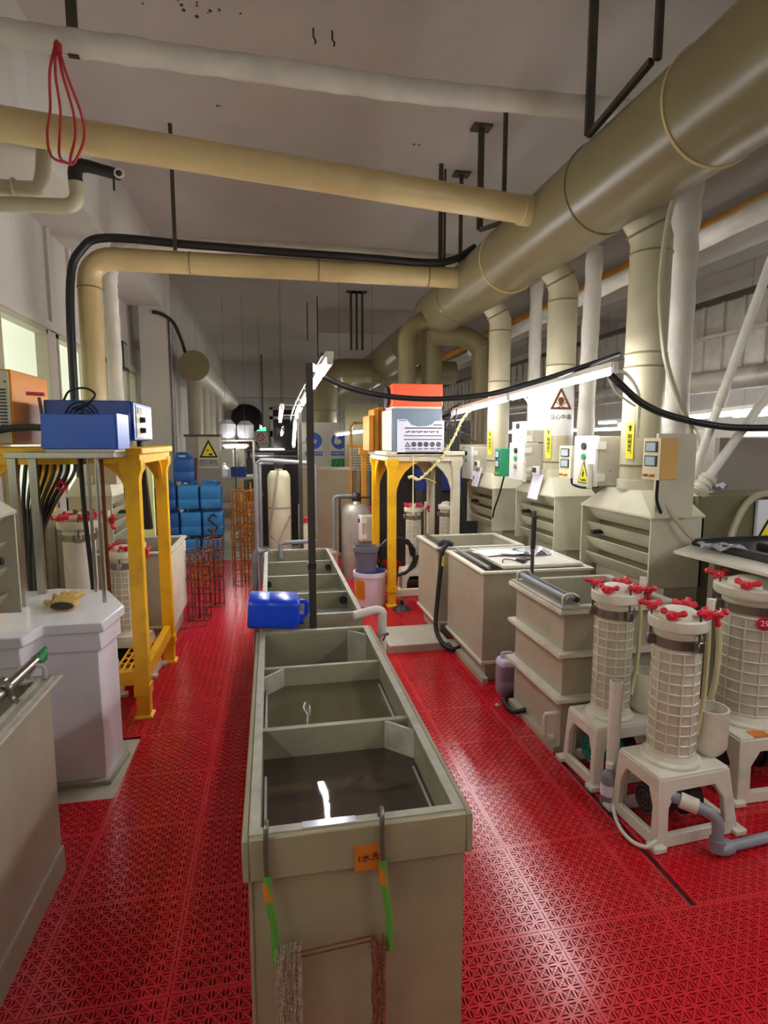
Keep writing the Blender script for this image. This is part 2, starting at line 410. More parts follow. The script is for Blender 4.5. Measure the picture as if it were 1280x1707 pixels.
for k in range(-3, 16):
    y = Y0 + .4 * k
    for i in range(-5, 5):
        x = X0 + .4 * i
        xc, yc = x + .2, y + .2
        if .0 < xc < .3 and yc > 1.3 and yc < 4.5: continue                 # under the rinse tanks
        if xc < -1.0 and yc > 3.6: continue
        if xc > 1.5 and yc > 3.0: continue                                 # under the right-hand tanks
        if xc > 1.9 and yc < 1.5: continue
        if i == -5 and 2.3 < y < 2.5:
            put_tile(x, y, 10, 6); continue                                 # cut short: bare concrete before the white tank
        if i == -5 and 2.7 < y < 2.9: continue
        if i == 1 and 1.59 < y < 2.7:
            put_tile(x, y, 3, 10); continue                                 # trimmed tile beside the gap
        if i >= 2 and 1.59 < y < 2.7:
            put_tile(x - .255, y, 10, 10); continue
        if i == 0 and 4.1 < y < 4.6: continue                               # concrete slab lies here
        put_tile(x, y)

# ------------------------------------------------------------------ ducts and pipes overhead
DX, DZ, DR = 2.05, 3.14, .27
t = thing('exhaust_duct', 'huge olive round exhaust duct running along the ceiling on the right', 'duct', (DX, 3, DZ - DR))
part('duct_shell', MB().cyl((DX, -1.5, DZ), (DX, 7.15, DZ), DR, n=48), 'duct', t)
for y in (1.4, 2.55, 3.45, 4.9, 6.2): part('weld_ring', MB().ring((DX, y, DZ), DR + .002, .008, (0, 1, 0), 48), 'pvc' if y in (2.55, 4.9) else 'duct', t)
part('end_cap', MB().cyl((DX, 7.15, DZ), (DX, 7.2, DZ), DR + .006, n=48), 'duct', t)
t = thing('cross_pipe', 'thick cream pipe crossing above the aisle nearest the camera into the duct', 'pipe', (0, 3.78, 3.1))
part('pipe', MB().cyl((-1.88, 3.62, 3.30), (1.83, 3.96, 3.17), .088, n=32), 'pvc', t)
part('collar', MB().cyl((1.72, 3.95, 3.17), (1.84, 3.962, 3.17), .096, n=32), 'pvc', t)
t = thing('cross_pipe', 'cream pipe with an elbow, black hose strapped on top, farther along the aisle', 'pipe', (-1.5, 5.57, 1.0))
part('pipe', MB().tube([(-1.49, 5.57, 1.0), (-1.49, 5.57, 2.95)] + [(-1.49 + .2 * (1 - math.cos(a)), 5.57, 2.95 + .2 * math.sin(a)) for a in [PI / 2 * k / 8 for k in range(1, 9)]] + [(1.85, 5.57, 3.15)], .094, 28), 'pvc', t)
for x in (-.65, .47, 1.5): part('joint_ring', MB().ring((x, 5.57, 3.15), .096, .006, (1, 0, 0), 28), 'duct', t)
for z in (1.9, 2.9): part('joint_ring', MB().ring((-1.49, 5.57, z), .096, .006, (0, 0, 1), 28), 'duct', t)
single('black_hose', MB().tube([(-1.6, 5.42, 1.0), (-1.62, 5.43, 2.0), (-1.6, 5.44, 2.9), (-1.5, 5.45, 3.18), (-1.3, 5.47, 3.29), (-.65, 5.5, 3.285), (.2, 5.5, 3.27), (.9, 5.5, 3.265), (1.5, 5.5, 3.255), (1.75, 5.5, 3.3), (1.95, 5.5, 3.42)], .035, 10, sub=5), 'black',
       'black rubber hose strapped along the top of the elbowed cream pipe', 'hose')
def wrapped(name, pts, r, label, sub=14, base=None):
    P = MB(); m = MB(); m.tube(pts, r, 4, sub=sub)
    # sleeve with soft swells, as tape-wound insulation has
    Q = []; n = 4
    for k in range(0, len(m.v), n):
        c = sum((Vector(m.v[k + i]) for i in range(n)), Vector()) / n; Q.append(c)
    rr = [r * (1 + .05 * math.sin(k * 1.7) + random.uniform(-.035, .035)) for k in range(len(Q))]
    P.tube(Q, rr, 20)
    return single(name, P, 'wrap', label, 'pipe', base=base)
wrapped('insulated_pipe', [(-1.41, 3.43, 3.6), (-1.0, 3.45, 3.6), (0, 3.49, 3.6), (1, 3.5, 3.59), (2.3, 3.47, 3.6), (3.4, 3.47, 3.6)], .062, 'white wrapped insulation pipe under the ceiling nearest the camera')
wrapped('insulated_pipe', [(-1.42, 6.0, .9), (-1.42, 6.0, 2.6), (-1.42, 6.0, 3.1), (-1.36, 6.0, 3.32), (-1.15, 6.0, 3.41), (.2, 6.0, 3.455), (1.9, 6.0, 3.44)], .065, 'white wrapped pipe bending down the left wall behind the elbowed pipe')
wrapped('insulated_pipe', [(2.72, 3.55, -.014), (2.7, 3.55, 2.0), (2.7, 3.55, 3.1), (2.7, 3.5, 3.6)], .085, 'fat white wrapped upright pipe right of the nearest hood riser')
wrapped('insulated_pipe', [(2.85, 4.95, -.014), (2.85, 4.95, 2.0), (2.87, 4.95, 3.3)], .075, 'wrapped upright pipe between the nearest and the middle hood risers')
wrapped('insulated_pipe', [(2.75, 5.85, -.014), (2.75, 5.85, 2.0), (2.75, 5.85, 3.3)], .065, 'slim wrapped upright pipe close behind the middle hood riser')
wrapped('insulated_pipe', [(3.15, 2.6, 3.1), (3.15, 5, 3.05), (3.15, 9, 3.0)], .07, 'wrapped pipe running lengthwise beyond the big duct on the right')

# hangers
def hanger(label, x, y, ztop, zbot, w=.035, foot=None, plate=True):
    t = thing('hanger_strap', label, 'hanger', (x, y, zbot))
    part('strap', MB().box(x - w / 2, x + w / 2, y - .012, y + .012, zbot, ztop), 'darksteel', t)
    if plate: part('ceiling_plate', MB().box(x - .08, x + .08, y - .06, y + .06, ztop - .02, ztop), 'darksteel', t)
    if foot: part('foot_bar', MB().bar((x, y, zbot), foot, .03, .03), 'darksteel', t)
hanger('dark strap hanging left of the duct with a small ceiling plate, nearer of two', 1.79, 4.95, CE, 3.38, .05, (1.98, 4.72, 3.4))
hanger('dark strap hanging left of the duct with a ceiling plate, farther of two', 1.9, 5.8, CE, 3.3, .035)
hanger('thin dark rod from the ceiling just right of the plated strap', 1.82, 4.5, CE, 3.35, .03, None, False)
hanger('long dark strap from the ceiling passing the wrapped pipe near the duct', 1.9, 3.4, CE, 3.4, .05, (1.85, 2.75, 3.42), False)
hanger('dark steel strap dropping from the top edge to the bracket bar', 1.86, 2.72, CE, 3.41, .035, None, False)
hanger('dark strap holding the white wrapped pipe at the top left', -.93, 3.45, CE, 3.53, .05, None, False)
hanger('thin rod over the left aisle behind the first cream pipe', -.75, 5.4, CE, 3.2, .03, None, False)
hanger('dark ceiling strap at the left bend of the plated hanger group', 1.65, 5.65, CE, 3.2, .04, None, False)
hanger('slim pair of rods carrying the far cross pipe, left one', 1.72, 5.75, CE, 3.2, .02, None, False)
for i, (x, y, z) in enumerate(((1.45, 10.5, 3.2), (1.55, 10.5, 3.2), (1.65, 10.5, 3.2))):
    hanger('far thin rod of the group of three below the ceiling, %s' % ('left', 'middle', 'right')[i], x, y, CE, z, .04)
hanger('lone thin rod hanging from the far ceiling near the central lamp', .9, 11, CE, 3.0, .02, None, False)
hanger('short rod stub hanging in the middle of the far ceiling', .75, 11.5, CE, 3.5, .02, None, False)
hanger('long thin rod hanging above the exit sign', -.2, 18.5, CE, 2.0, .04, None, False)
for i, (x, y) in enumerate(((.33, 4.05), (.45, 4.05))):
    single('ceiling_hook', MB().tube([(x, y, CE), (x, y, CE - .05), (x + .015, y, CE - .07), (x + .01, y, CE - .09)], .006, 6), 'blackp',
           'small dark hook on the ceiling above the first wrapped pipe, %s of two' % ('left', 'right')[i], 'hook')
t = thing('ceiling_sensor', 'small pale device on the ceiling beside the duct at the top right', 'detector', (2.28, 2.9, CE - .08))
part('base_plate', MB().cyl((2.28, 2.9, CE - .03), (2.28, 2.9, CE), .09), 'white_pipe', t); part('sensor_head', MB().lathe([(.05, 0), (.07, .03), (.07, .05)], (2.28, 2.9, CE - .08)), 'white_pipe', t)
# red cord tied round the first pipe
cb = MB()
for dx in (-.06, -.02, .03, .06):
    cb.tube([(-.98, 3.36, 3.55), (-.99 + dx * .6, 3.38, 3.42), (-1.0 + dx * 1.2, 3.5, 3.3), (-1.02 + dx * 1.5, 3.55, 3.2), (-1.03 + dx, 3.53, 3.08), (-1.01, 3.58, 3.07)], .007, 5, sub=4)
for k in range(4): cb.ring((-.98, 3.37, 3.5 + k * .012), .014, .006, (0, .2, 1), 10, 5)
single('cord', cb, 'cord', 'frayed red cord knotted from the wrapped pipe round the cream pipe', 'cord')
# tap branch on the left wall
t = thing('branch_pipe', 'pale pipe stub with elbow and taped black end on the left wall', 'pipe', (-1.3, 4.2, 2.9))
part('pipe', MB().tube([(-1.88, 4.2, 3.05), (-1.32, 4.2, 3.07), (-1.21, 4.2, 3.08), (-1.165, 4.2, 3.13), (-1.165, 4.2, 3.22)], .045, 14, sub=4), 'riser', t)
part('taped_end', MB().tube([(-1.165, 4.2, 3.2), (-1.165, 4.2, 3.29), (-1.12, 4.2, 3.325), (-1.0, 4.2, 3.305), (-.9, 4.2, 3.285)], [.04, .043, .043, .043, .04, .042, .04, .038, .036, .035, .036, .034, .034], 14, sub=3), 'black', t)
part('end_ring', MB().ring((-.90, 4.17, 3.285), .026, .007, (0, 1, 0), 14), 'white_pipe', t); part('tape_tail', MB().box(-.94, -.93, 4.17, 4.18, 3.18, 3.26), 'black', t)
t = thing('branch_pipe', 'upper bent pale pipe stub tucked under the first cream pipe', 'pipe', (-1.6, 4.3, 3.1))
part('pipe', MB().tube([(-1.88, 4.3, 3.2), (-1.48, 4.3, 3.2), (-1.40, 4.3, 3.24), (-1.37, 4.3, 3.44)], .045, 14, sub=4), 'riser', t)
part('valve_ring', MB().ring((-1.56, 4.3, 3.2), .05, .01, (1, 0, 0), 16), 'riser', t)

# ------------------------------------------------------------------ hoods and risers
def loop4(x0, x1, y0, y1, z): return [(x0, y0, z), (x1, y0, z), (x1, y1, z), (x0, y1, z)]
def hood(label, x, y0, y1, zb=.75, dirx=1, low=True, depth=.34):
    """lip-extraction hood: its slatted face looks at the aisle"""
    def X(u): return x + dirx * u
    t = thing('extraction_hood', label, 'hood', (X(depth / 2), (y0 + y1) / 2, 0))
    b = MB()
    zt = zb + .42; th = .012
    b.box(min(X(0), X(depth)), max(X(0), X(depth)), y0, y0 + th, zb, zt)              # near cheek
    b.box(min(X(0), X(depth)), max(X(0), X(depth)), y1 - th, y1, zb, zt)              # far cheek
    b.box(min(X(depth), X(depth - th)), max(X(depth), X(depth - th)), y0, y1, zb, zt) # back
    part('casing', b, 'hood', t)
    for k in range(4):                                                                  # slats lean inward, slots between
        z0 = zb + .105 * k; s = MB()
        s.loft([(X(.10), y0 + th, z0), (X(.115), y0 + th, z0), (X(.115), y1 - th, z0), (X(.10), y1 - th, z0)],
               [(X(.03), y0 + th, z0 + .088), (X(.045), y0 + th, z0 + .088), (X(.045), y1 - th, z0 + .088), (X(.03), y1 - th, z0 + .088)])
        part('slat', s, 'hood', t)
    part('slot_backing', MB().box(min(X(.14), X(.15)), max(X(.14), X(.15)), y0 + th, y1 - th, zb, zt), 'olivepanel', t)
    xa, xb = sorted((X(-.005), X(depth + .005)))
    xc, xd = sorted((X(.06), X(depth - .02)))
    part('roof', MB().loft(loop4(xa, xb, y0 - .005, y1 + .005, zt), loop4(xc, xd, y0 + .2, y1 - .2, zt + .13)).loft(loop4(xa, xb, y0 - .005, y1 + .005, zt - .012), loop4(xa, xb, y0 - .005, y1 + .005, zt)), 'hood', t)
    if low:
        part('lower_box', MB().box(min(X(.12), X(depth)), max(X(.12), X(depth)), y0 + .02, y1 - .02, -.014, zb), 'pp', t)
    part('drain_stub', MB().tube([(X(.0), y1 - .14, zb + .24), (X(.1), y1 - .14, zb + .24)], .016, 12), 'blackp', t)
    return t
hood('beige slatted extraction hood with pyramid roof, nearest on the right', 2.12, 2.93, 3.69)
hood('beige slatted extraction hood behind the clipboard tray, middle of three', 2.12, 4.08, 4.80, .76)
hood('beige slatted extraction hood beside the dark cable bundle, farthest of three', 2.12, 5.35, 6.1, .72)
hood('grey extraction hood cut off by the left picture edge', -1.02, 1.9, 2.58, .9, -1, False, .4)
hood('grey extraction hood behind the tall smooth filter on the left', -1.2, 4.75, 5.4, .762, -1, False, .32)
def riser(label, x, y, z0, r=.115, rings=(), col='riser', bend=True):
    t = thing('exhaust_riser', label, 'pipe', (x, y, z0))
    P = [(x, y, z0), (x, y, 2.7)]
    if bend: P += [(x, y, 2.8), (x - .03, y, 2.88), (x - .09, y, 2.96), (x - .17, y, 3.03)]
    part('pipe', MB().tube(P, r, 28), col, t)
    for z in rings: part('joint_ring', MB().ring((x, y, z), r + .001, .006, (0, 0, 1), 28), 'duct', t)
    part('collar', MB().cyl((x, y, z0), (x, y, z0 + .06), r + .012, n=28), 'hood', t)
    if bend: part('elbow_ring', MB().ring((x - .03, y, 2.87), r + .003, .008, (-.5, 0, 1), 28), 'duct', t)
    return t
r3 = riser('pale exhaust riser above the nearest hood, black cable crossing it', 2.29, 3.31, 1.30, .12, (1.45, 2.05, 2.13, 2.72))
r2 = riser('pale exhaust riser above the middle hood, skull sign in front', 2.32, 4.45, 1.31, .115, (1.43, 2.2, 2.7))
r1 = riser('pale exhaust riser above the farthest hood, behind the green meter', 2.32, 5.75, 1.27, .11, (1.4, 2.2, 2.7))
def vlabel(r, x, y, zc, h, rr):
    a = math.radians(205); nx, ny = math.cos(a), math.sin(a)
    mtx = plane_mtx((x + nx * (rr + .004), y + ny * (rr + .004), zc), (-ny, nx, 0) if False else (ny * -1, nx, 0), (0, 0, 1))
    # make sure the face looks outward
    if (mtx.to_3x3() @ Vector((0, 0, 1))).dot(Vector((nx, ny, 0))) < 0:
        mtx = plane_mtx((x + nx * (rr + .004), y + ny * (rr + .004), zc), (ny, -nx, 0), (0, 0, 1))
    p = part('flow_label', poly_on(mtx, [(-.025, -h / 2), (.025, -h / 2), (.025, h / 2), (-.025, h / 2)], .0015), 'yellowlabel', r, label='yellow upright sticker with arrow and characters')
    lift = mtx.copy(); lift.translation = mtx.translation + (mtx.to_3x3() @ Vector((0, 0, 1))) * .003
    part('arrow', poly_on(lift, [(0, h / 2 - .01), (.014, h / 2 - .03), (.006, h / 2 - .03), (.006, h / 2 - .05), (-.006, h / 2 - .05), (-.006, h / 2 - .03), (-.014, h / 2 - .03)]), 'blackink', p)
    text_part('lettering', '酸\n碱\n废\n气', h * .14, 'blackink', p, lift @ Matrix.Translation((0, -.02, 0)))
vlabel(r3, 2.29, 3.31, 1.6, .22, .12); vlabel(r2, 2.32, 4.45, 1.58, .24, .115); vlabel(r1, 2.32, 5.75, 1.58, .24, .11)
# more ducts behind
riser('dim olive upright pipe just left behind the orange box', 1.62, 6.9, 1.5, .105, (), 'duct', False)
single('duct_elbow', MB().tube([(1.62, 6.9, 2.65), (1.62, 6.9, 2.8), (1.68, 6.9, 2.93), (1.8, 6.9, 3.0), (2.0, 6.9, 3.02)], .105, 24, sub=3), 'duct', 'olive elbow joining the end of the big duct to a downpipe', 'duct')
single('down_pipe', MB().cyl((1.95, 7.0, 1.2), (1.95, 7.0, 2.95), .12, n=24), 'duct', 'dim olive downpipe hanging below the far end of the big duct', 'pipe')
single('down_pipe', MB().tube([(2.55, 6.9, 1.2), (2.55, 6.9, 2.6), (2.5, 6.9, 2.75), (2.3, 6.9, 2.85), (1.9, 6.9, 2.86)], .12, 24, sub=4), 'duct', 'shaded olive downpipe with a bend, behind the farthest hood riser', 'pipe')
t = thing('far_duct', 'far olive duct crossing behind the lamps and bending down', 'duct', (1.5, 10, 1.6))
part('pipe', MB().tube([(.93, 10, -.014), (.93, 10, 2.35), (.97, 10, 2.6), (1.12, 10, 2.74), (1.4, 10, 2.78), (3.2, 10, 2.78)], .2, 28, sub=5), 'duct', t)
part('flange', MB().ring((.93, 10, 2.1), .205, .015), 'duct', t); part('flange', MB().ring((1.9, 10, 2.78), .205, .015, (1, 0, 0)), 'duct', t)
single('far_duct', MB().cyl((2.0, 8.2, 2.95), (2.0, 16, 2.95), .3, n=32), 'duct', 'second olive round duct starting behind the end of the big duct', 'duct')
t = thing('wall_duct', 'blunt-ended duct along the left wall beyond the white column', 'duct', (-1.1, 9.5, 2.2))
part('pipe', MB().cyl((-1.05, 9, 2.68), (-1.05, 17, 2.68), .21, n=32), 'pp', t); part('end_cap', MB().cyl((-1.05, 8.96, 2.68), (-1.05, 9, 2.68), .215, n=32), 'duct', t)
for i, y in enumerate((9.35, 10.4, 11.5, 12.6)):
    single('down_pipe', MB().cyl((-1.1, y, 1.4), (-1.1, y, 2.55), .11, n=20), 'pp', 'grey downpipe under the left wall duct, %s from the front' % ('first', 'second', 'third', 'fourth')[i], 'pipe', group='downpipes under the left wall duct')

# galvanised rectangular duct, pipes and lamps of the next line on the right
t = thing('sheet_duct', 'galvanised rectangular duct with upright ribs along the far right', 'duct', (4.6, 6, 2.15))
part('duct_shell', MB().box(4.25, 5.1, 1, 14, 2.2, 2.92), 'galv', t)
for k in range(52): part('rib', MB().box(4.22, 4.25, 1.2 + k * .25, 1.225 + k * .25, 2.22, 2.9), 'galv', t)
part('flange', MB().box(4.19, 4.25, 1, 14, 2.9, 2.95), 'darksteel', t); part('flange', MB().box(4.19, 4.25, 1, 14, 2.58, 2.61), 'galv', t); part('flange', MB().box(4.15, 4.25, 1, 14, 2.16, 2.22), 'galv', t)
single('ochre_pipe', MB().cyl((4.55, -1, 3.78), (4.55, 18, 3.78), .1, n=20), 'ochre', 'ochre pipe running lengthwise above the white beam on the right', 'pipe')
single('grey_pipe', MB().cyl((3.7, 2, 2.1), (3.7, 14, 2.1), .09, n=20), 'galv', 'pale round pipe running under the sheet metal duct', 'pipe')
single('steel_strut', MB().cyl((3.9, 4.0, 1.6), (3.9, 4.0, CE), .008, n=6), 'darksteel', 'thin dark wire hanging on the right near the sheet duct', 'rod')

# ------------------------------------------------------------------ lamps
def batten(label, p0, p1, far=False, r=.014, cat='lamp', wires=True):
    p0 = Vector(p0); p1 = Vector(p1); d = (p1 - p0).normalized()
    t = thing('tube_lamp', label, cat, tuple((p0 + p1) / 2))
    up = Vector((0, 0, 1))
    part('batten', MB().bar(p0 + up * .04, p1 + up * .04, .04, .03), 'white_pipe', t)
    part('tube', MB().cyl(p0 + d * .03, p1 - d * .03, r, n=10), 'tubefar' if far else 'tube', t)
    for q in (p0.lerp(p1, .12), p0.lerp(p1, .88)) if wires else (): part('hanging_wire', MB().cyl(q + up * .055, Vector((q.x, q.y, 2.2 if 4.2 <= q.x <= 5.1 and 1 < q.y < 14 else 2.67 if 1.75 < q.x < 2.25 and 8.2 < q.y < 16 else CE)), .0022, n=4), 'darksteel', t)
    for q in (p0, p1): part('end_socket', MB().bar(q + up * .02 - d * .015, q + up * .02 + d * .015, .03, .06), 'white_pipe', t)
batten('fluorescent tube lamp over the right tanks, nearer of the end-to-end pair', (1.9, 3.02, 1.985), (1.9, 4.45, 1.935), wires=False)
batten('fluorescent tube lamp over the right tanks, farther of the end-to-end pair', (1.9, 4.5, 1.933), (1.9, 5.93, 1.883), wires=False)
batten('bright tube lamp at the top of the steel pole, nearest of the central row', (.3, 2.95, 1.985), (.3, 4.1, 1.965), wires=False)
batten('tube lamp second in the row above the rinse tanks', (.3, 4.25, 1.96), (.3, 5.45, 1.93), wires=False)
batten('tube lamp third in the row above the rinse tanks', (.3, 5.6, 1.92), (.3, 6.8, 1.86), wires=False)
batten('tube lamp hung upright at the end of the central row', (.3, 7.05, 1.83), (.28, 7.2, 1.52), wires=False)
batten('tube lamp in the parallel central row, left of the nearer one', (.12, 5.7, 1.9), (.12, 6.9, 1.82), wires=False)
batten('tube lamp far down the central row behind the pressure tank', (.2, 9.2, 1.75), (.2, 10.4, 1.7), True)
batten('short crosswise tube lamp beside the blue round signs', (.92, 8.4, 1.68), (1.5, 8.2, 1.76), True)
batten('wide low lamp glowing above the blue drums on the left', (-.85, 11.2, 1.5), (-.4, 11.2, 1.5), True, .03)
batten('tiny far lamp left of the doorway', (-.3, 17, 1.35), (.4, 17, 1.35), True, .03)
batten('tube lamp of the next line at the right edge, upper one', (3.6, 3.2, 1.84), (3.6, 5.6, 1.76), True)
batten('tube lamp of the next line at the right edge, lower long one', (4.6, 3.6, 1.66), (4.6, 6.8, 1.66), True)
batten('tube lamp of the next line seen between wrapped pipe and riser', (4.4, 6.4, 1.75), (4.4, 8.6, 1.75), True)
batten('tube lamp of the next line seen left of the middle riser', (4.2, 9.0, 1.75), (4.2, 11.0, 1.75), True)
# unseen fill tubes added around the camera to light the near things
ORD = ('first', 'second', 'third', 'fourth', 'fifth', 'sixth', 'seventh', 'eighth')
for i, (x, y, z) in enumerate(((2.35, 1.6, 2.15), (2.5, -.1, 2.15), (-1.5, .9, 2.3), (.4, -3.2, 2.3), (3.8, 1.8, 2.2), (-1.5, -2.2, 2.3))):
    batten('unseen fill tube lamp added around the camera, %s in order' % ORD[i], (x, y, z), (x, y - 1.3, z), r=.02 if i in (0, 1) else .014)
for i, (x, y, z) in enumerate(((1.9, 9.5, 1.9), (3.8, 12.5, 1.9), (-.2, 13.0, 1.9), (3.0, 15.0, 2.0), (.4, 17.8, 2.0), (5.6, 5.0, 1.9), (5.6, 8.0, 1.9))):  # extra tubes put in to brighten the far zone
    batten('far fill tube lamp added to brighten the back, %s going deeper' % ORD[i], (x, y, z), (x, y + 1.3, z))
t = thing('lamp_pole', 'slim steel pole standing between the two rinse tanks', 'pole', (.18, 2.71, 0))
part('pole', MB().box(.165, .198, 2.695, 2.728, -.014, 1.95), 'darksteel', t); part('arm', MB().bar((.18, 2.71, 1.94), (.3, 3.4, 1.99), .025, .025), 'steel', t)
part('lamp_rail', MB().tube([(.24, 2.71, 1.99), (.24, 4.2, 1.985), (.24, 5.5, 1.955), (.24, 6.9, 1.87), (.25, 7.25, 1.8)], .008, 6), 'darksteel', t)
for y, z in ((3.1, 1.99), (4.0, 1.985), (4.4, 1.982), (5.3, 1.962), (5.8, 1.945), (6.7, 1.885)): part('lamp_clip', MB().bar((.12 if y > 5.75 else .24, y, z), (.3, y, z + .005), .02, .008), 'darksteel', t)
part('tape_band', MB().box(.162, .2, 2.692, 2.73, 1.0, 1.03), 'blackp', t)
t = thing('rear_pole', 'second steel pole carrying a small shelf arm behind the first', 'pole', (.27, 5.4, 0))
part('pole', MB().box(.255, .285, 5.38, 5.41, -.014, 1.86), 'darksteel', t); part('arm', MB().bar((.27, 5.4, 1.58), (.42, 5.4, 1.6), .02, .02), 'steel', t)

# ------------------------------------------------------------------ rinse tanks in the middle
def compartment_tank(name, label, x0, x1, y0, y1, z, dividers, waters, mt, band=True, weirs=()):
    t = thing(name, label, 'tank', ((x0 + x1) / 2, (y0 + y1) / 2, -.014)); th = .02
    part('shell', MB().open_box(x0, x1, y0, y1, -.014, z, th, .02), mt, t)
    part('liner', MB().open_box(x0 + th, x1 - th, y0 + th, y1 - th, .02, z - .01, .004, .03), 'inside', t)
    if band:
        b = MB().box(x0 - .015, x0, y0 - .015, y1 + .004, z - .095, z + .004).box(x1, x1 + .015, y0 - .015, y1 + .004, z - .095, z + .004).box(x0, x1, y0 - .015, y0, z - .095, z + .004)
        part('rim_band', b, mt, t, .003)
        for dx in (.0, .012): part('corner_bead', MB().box(x0 - .004 + dx * 0, x0 + .004, y0 - .003 + dx, y0 + .003 + dx, -.014, z - .095), mt, t)
    rb = MB().box(x0, x0 + .024, y0, y1, z, z + .006).box(x1 - .024, x1, y0, y1, z, z + .006).box(x0 + .024, x1 - .024, y0, y0 + .022, z, z + .006).box(x0 + .024, x1 - .024, y1 - .022, y1, z, z + .006)
    part('rim', rb, 'rim', t)
    for y in dividers: part('divider', MB().box(x0 + th, x1 - th, y - .01, y + .01, .02, z - .003), 'inside', t).data.materials.append(M['rim'])
    for a, b, zz, m in waters: part('water', MB().box(x0 + th + .004, x1 - th - .004, a, b, zz - .012, zz), m, t)
    for wx, wy, sx, sy in weirs:                                                     # diagonal overflow weirs in the corners
        s = .075; w = MB()
        w.bar((wx + sx * s, wy, z - .09), (wx, wy + sy * s, z - .09), .01, .17); part('weir', w, 'rim', t)
    return t
ft = compartment_tank('rinse_tank', 'olive grey three-compartment rinse tank in front, chains hanging on it', -.065, .425, 1.2, 2.58, .746, (1.685, 2.165),
    ((1.224, 1.673, .655, 'water_dark'), (1.697, 2.153, .672, 'water_olive'), (2.177, 2.556, .48, 'water_dark')), 'pp_front', True,
    ((.405, 1.675, -1, -1), (-.045, 2.155, 1, -1), (.405, 2.56, -1, -1)))
# raised edge strips inside the first two compartments
for a, b, zz in ((1.224, 1.55, .655), (1.75, 2.1, .672)):
    part('overflow_strip', MB().box(.385, .391, a, b, zz - .02, zz + .004), 'rim', ft); part('overflow_strip', MB().box(-.036, -.030, a, b, zz - .02, zz + .02), 'rim', ft)
part('drip_deposit', MB().box(.05, .17, 1.2, 1.222, .752, .754), 'bag', ft, label='silvery dried splashes on the rim')
tag = part('tag', MB().box(.163, .225, 1.182, 1.184, .645, .706), 'orangetag', ft, label='orange handwritten tag')
text_part('lettering', '1水洗', .02, 'blackink', tag, plane_mtx((.194, 1.1815, .675), (1, 0, .08), (0, 0, 1)))
rt = compartment_tank('rinse_tank', 'pale grey long rinse tank with five compartments behind the front one', -.06, .435, 2.78, 4.55, .75, (3.23, 3.68, 4.12),
    ((2.804, 3.22, .655, 'water_green'), (3.24, 3.67, .655, 'water_green'), (3.69, 4.11, .655, 'water_green'), (4.13, 4.526, .66, 'water_green')), 'pp', False)
for x, y, zc in ((.40, 3.225, .7), (-.02, 3.675, .7), (.40, 4.115, .7)):
    part('overflow_hole', MB().tube([(x - .012, y - .016, zc), (x - .012, y + .006, zc)], .022, 14), 'blackp', rt)
# white overflow elbow pipe
single('overflow_pipe', MB().tube([(.37, 2.665, .775), (.44, 2.68, .785), (.49, 2.69, .79), (.515, 2.693, .775), (.515, 2.693, .74), (.513, 2.69, .5), (.513, 2.69, .05)], .021, 14, sub=3), 'white_pipe', 'white plastic elbow pipe hooked over the rinse tank side', 'pipe')
single('cable_tie', MB().tube([(.505, 2.62, .66), (.53, 2.66, .68), (.545, 2.7, .66), (.52, 2.73, .64)], .004, 6, sub=4), 'black', 'small black wire tied round the white elbow pipe', 'wire')
# blue jerrycan lying across the tank end
def jerrycan(b, w, d, h):
    """body with rounded edges, sloped shoulder; returns body, handle, cap meshes (origin at base centre)"""
    def rr(w, d, z, r=.03, n=4):
        pts = []
        for cx, cy, a0 in ((w / 2 - r, d / 2 - r, 0), (-w / 2 + r, d / 2 - r, 90), (-w / 2 + r, -d / 2 + r, 180), (w / 2 - r, -d / 2 + r, 270)):
            for k in range(n + 1):
                a = math.radians(a0 + 90 * k / n); pts.append((cx + r * math.cos(a), cy + r * math.sin(a), z))
        return pts
    body = MB().sweep([rr(w * .94, d * .94, 0), rr(w, d, .015 * h / .3), rr(w, d, h * .32), rr(w * .985, d * .985, h * .33), rr(w * .985, d * .985, h * .35), rr(w, d, h * .36), rr(w, d, h * .78), rr(w * .9, d * .9, h * .85), rr(w * .8, d * .8, h * .87)])
    handle = MB().tube([(-w * .3, 0, h * .85), (-w * .3, 0, h * .97), (-w * .22, 0, h), (w * .1, 0, h), (w * .16, 0, h * .97), (w * .18, 0, h * .85)], .016 * w / .2, 8, sub=3)
    cap = MB().cyl((w * .33, 0, h * .86), (w * .33, 0, h * .96), .028 * w / .2, n=16)
    return body, handle, cap
R = Matrix.Rotation(math.radians(90), 4, 'Y')
t = thing('jerrycan', 'bright blue plastic jerrycan lying on its side across the rinse tank end', 'jerrycan', (-.115, 2.66, .753))
bo, ha, ca = jerrycan(None, .14, .18, .265)
for nm, b, m in (('body', bo, 'bluecan'), ('handle', ha, 'bluecan'), ('cap', ca, 'bluecan')):
    b.v = [tuple(Matrix.Rotation(math.radians(4), 4, 'Y') @ (R @ Vector(p)) + Vector((0, 0, .082))) for p in b.v]
    part(nm, b, m, t, local=True)
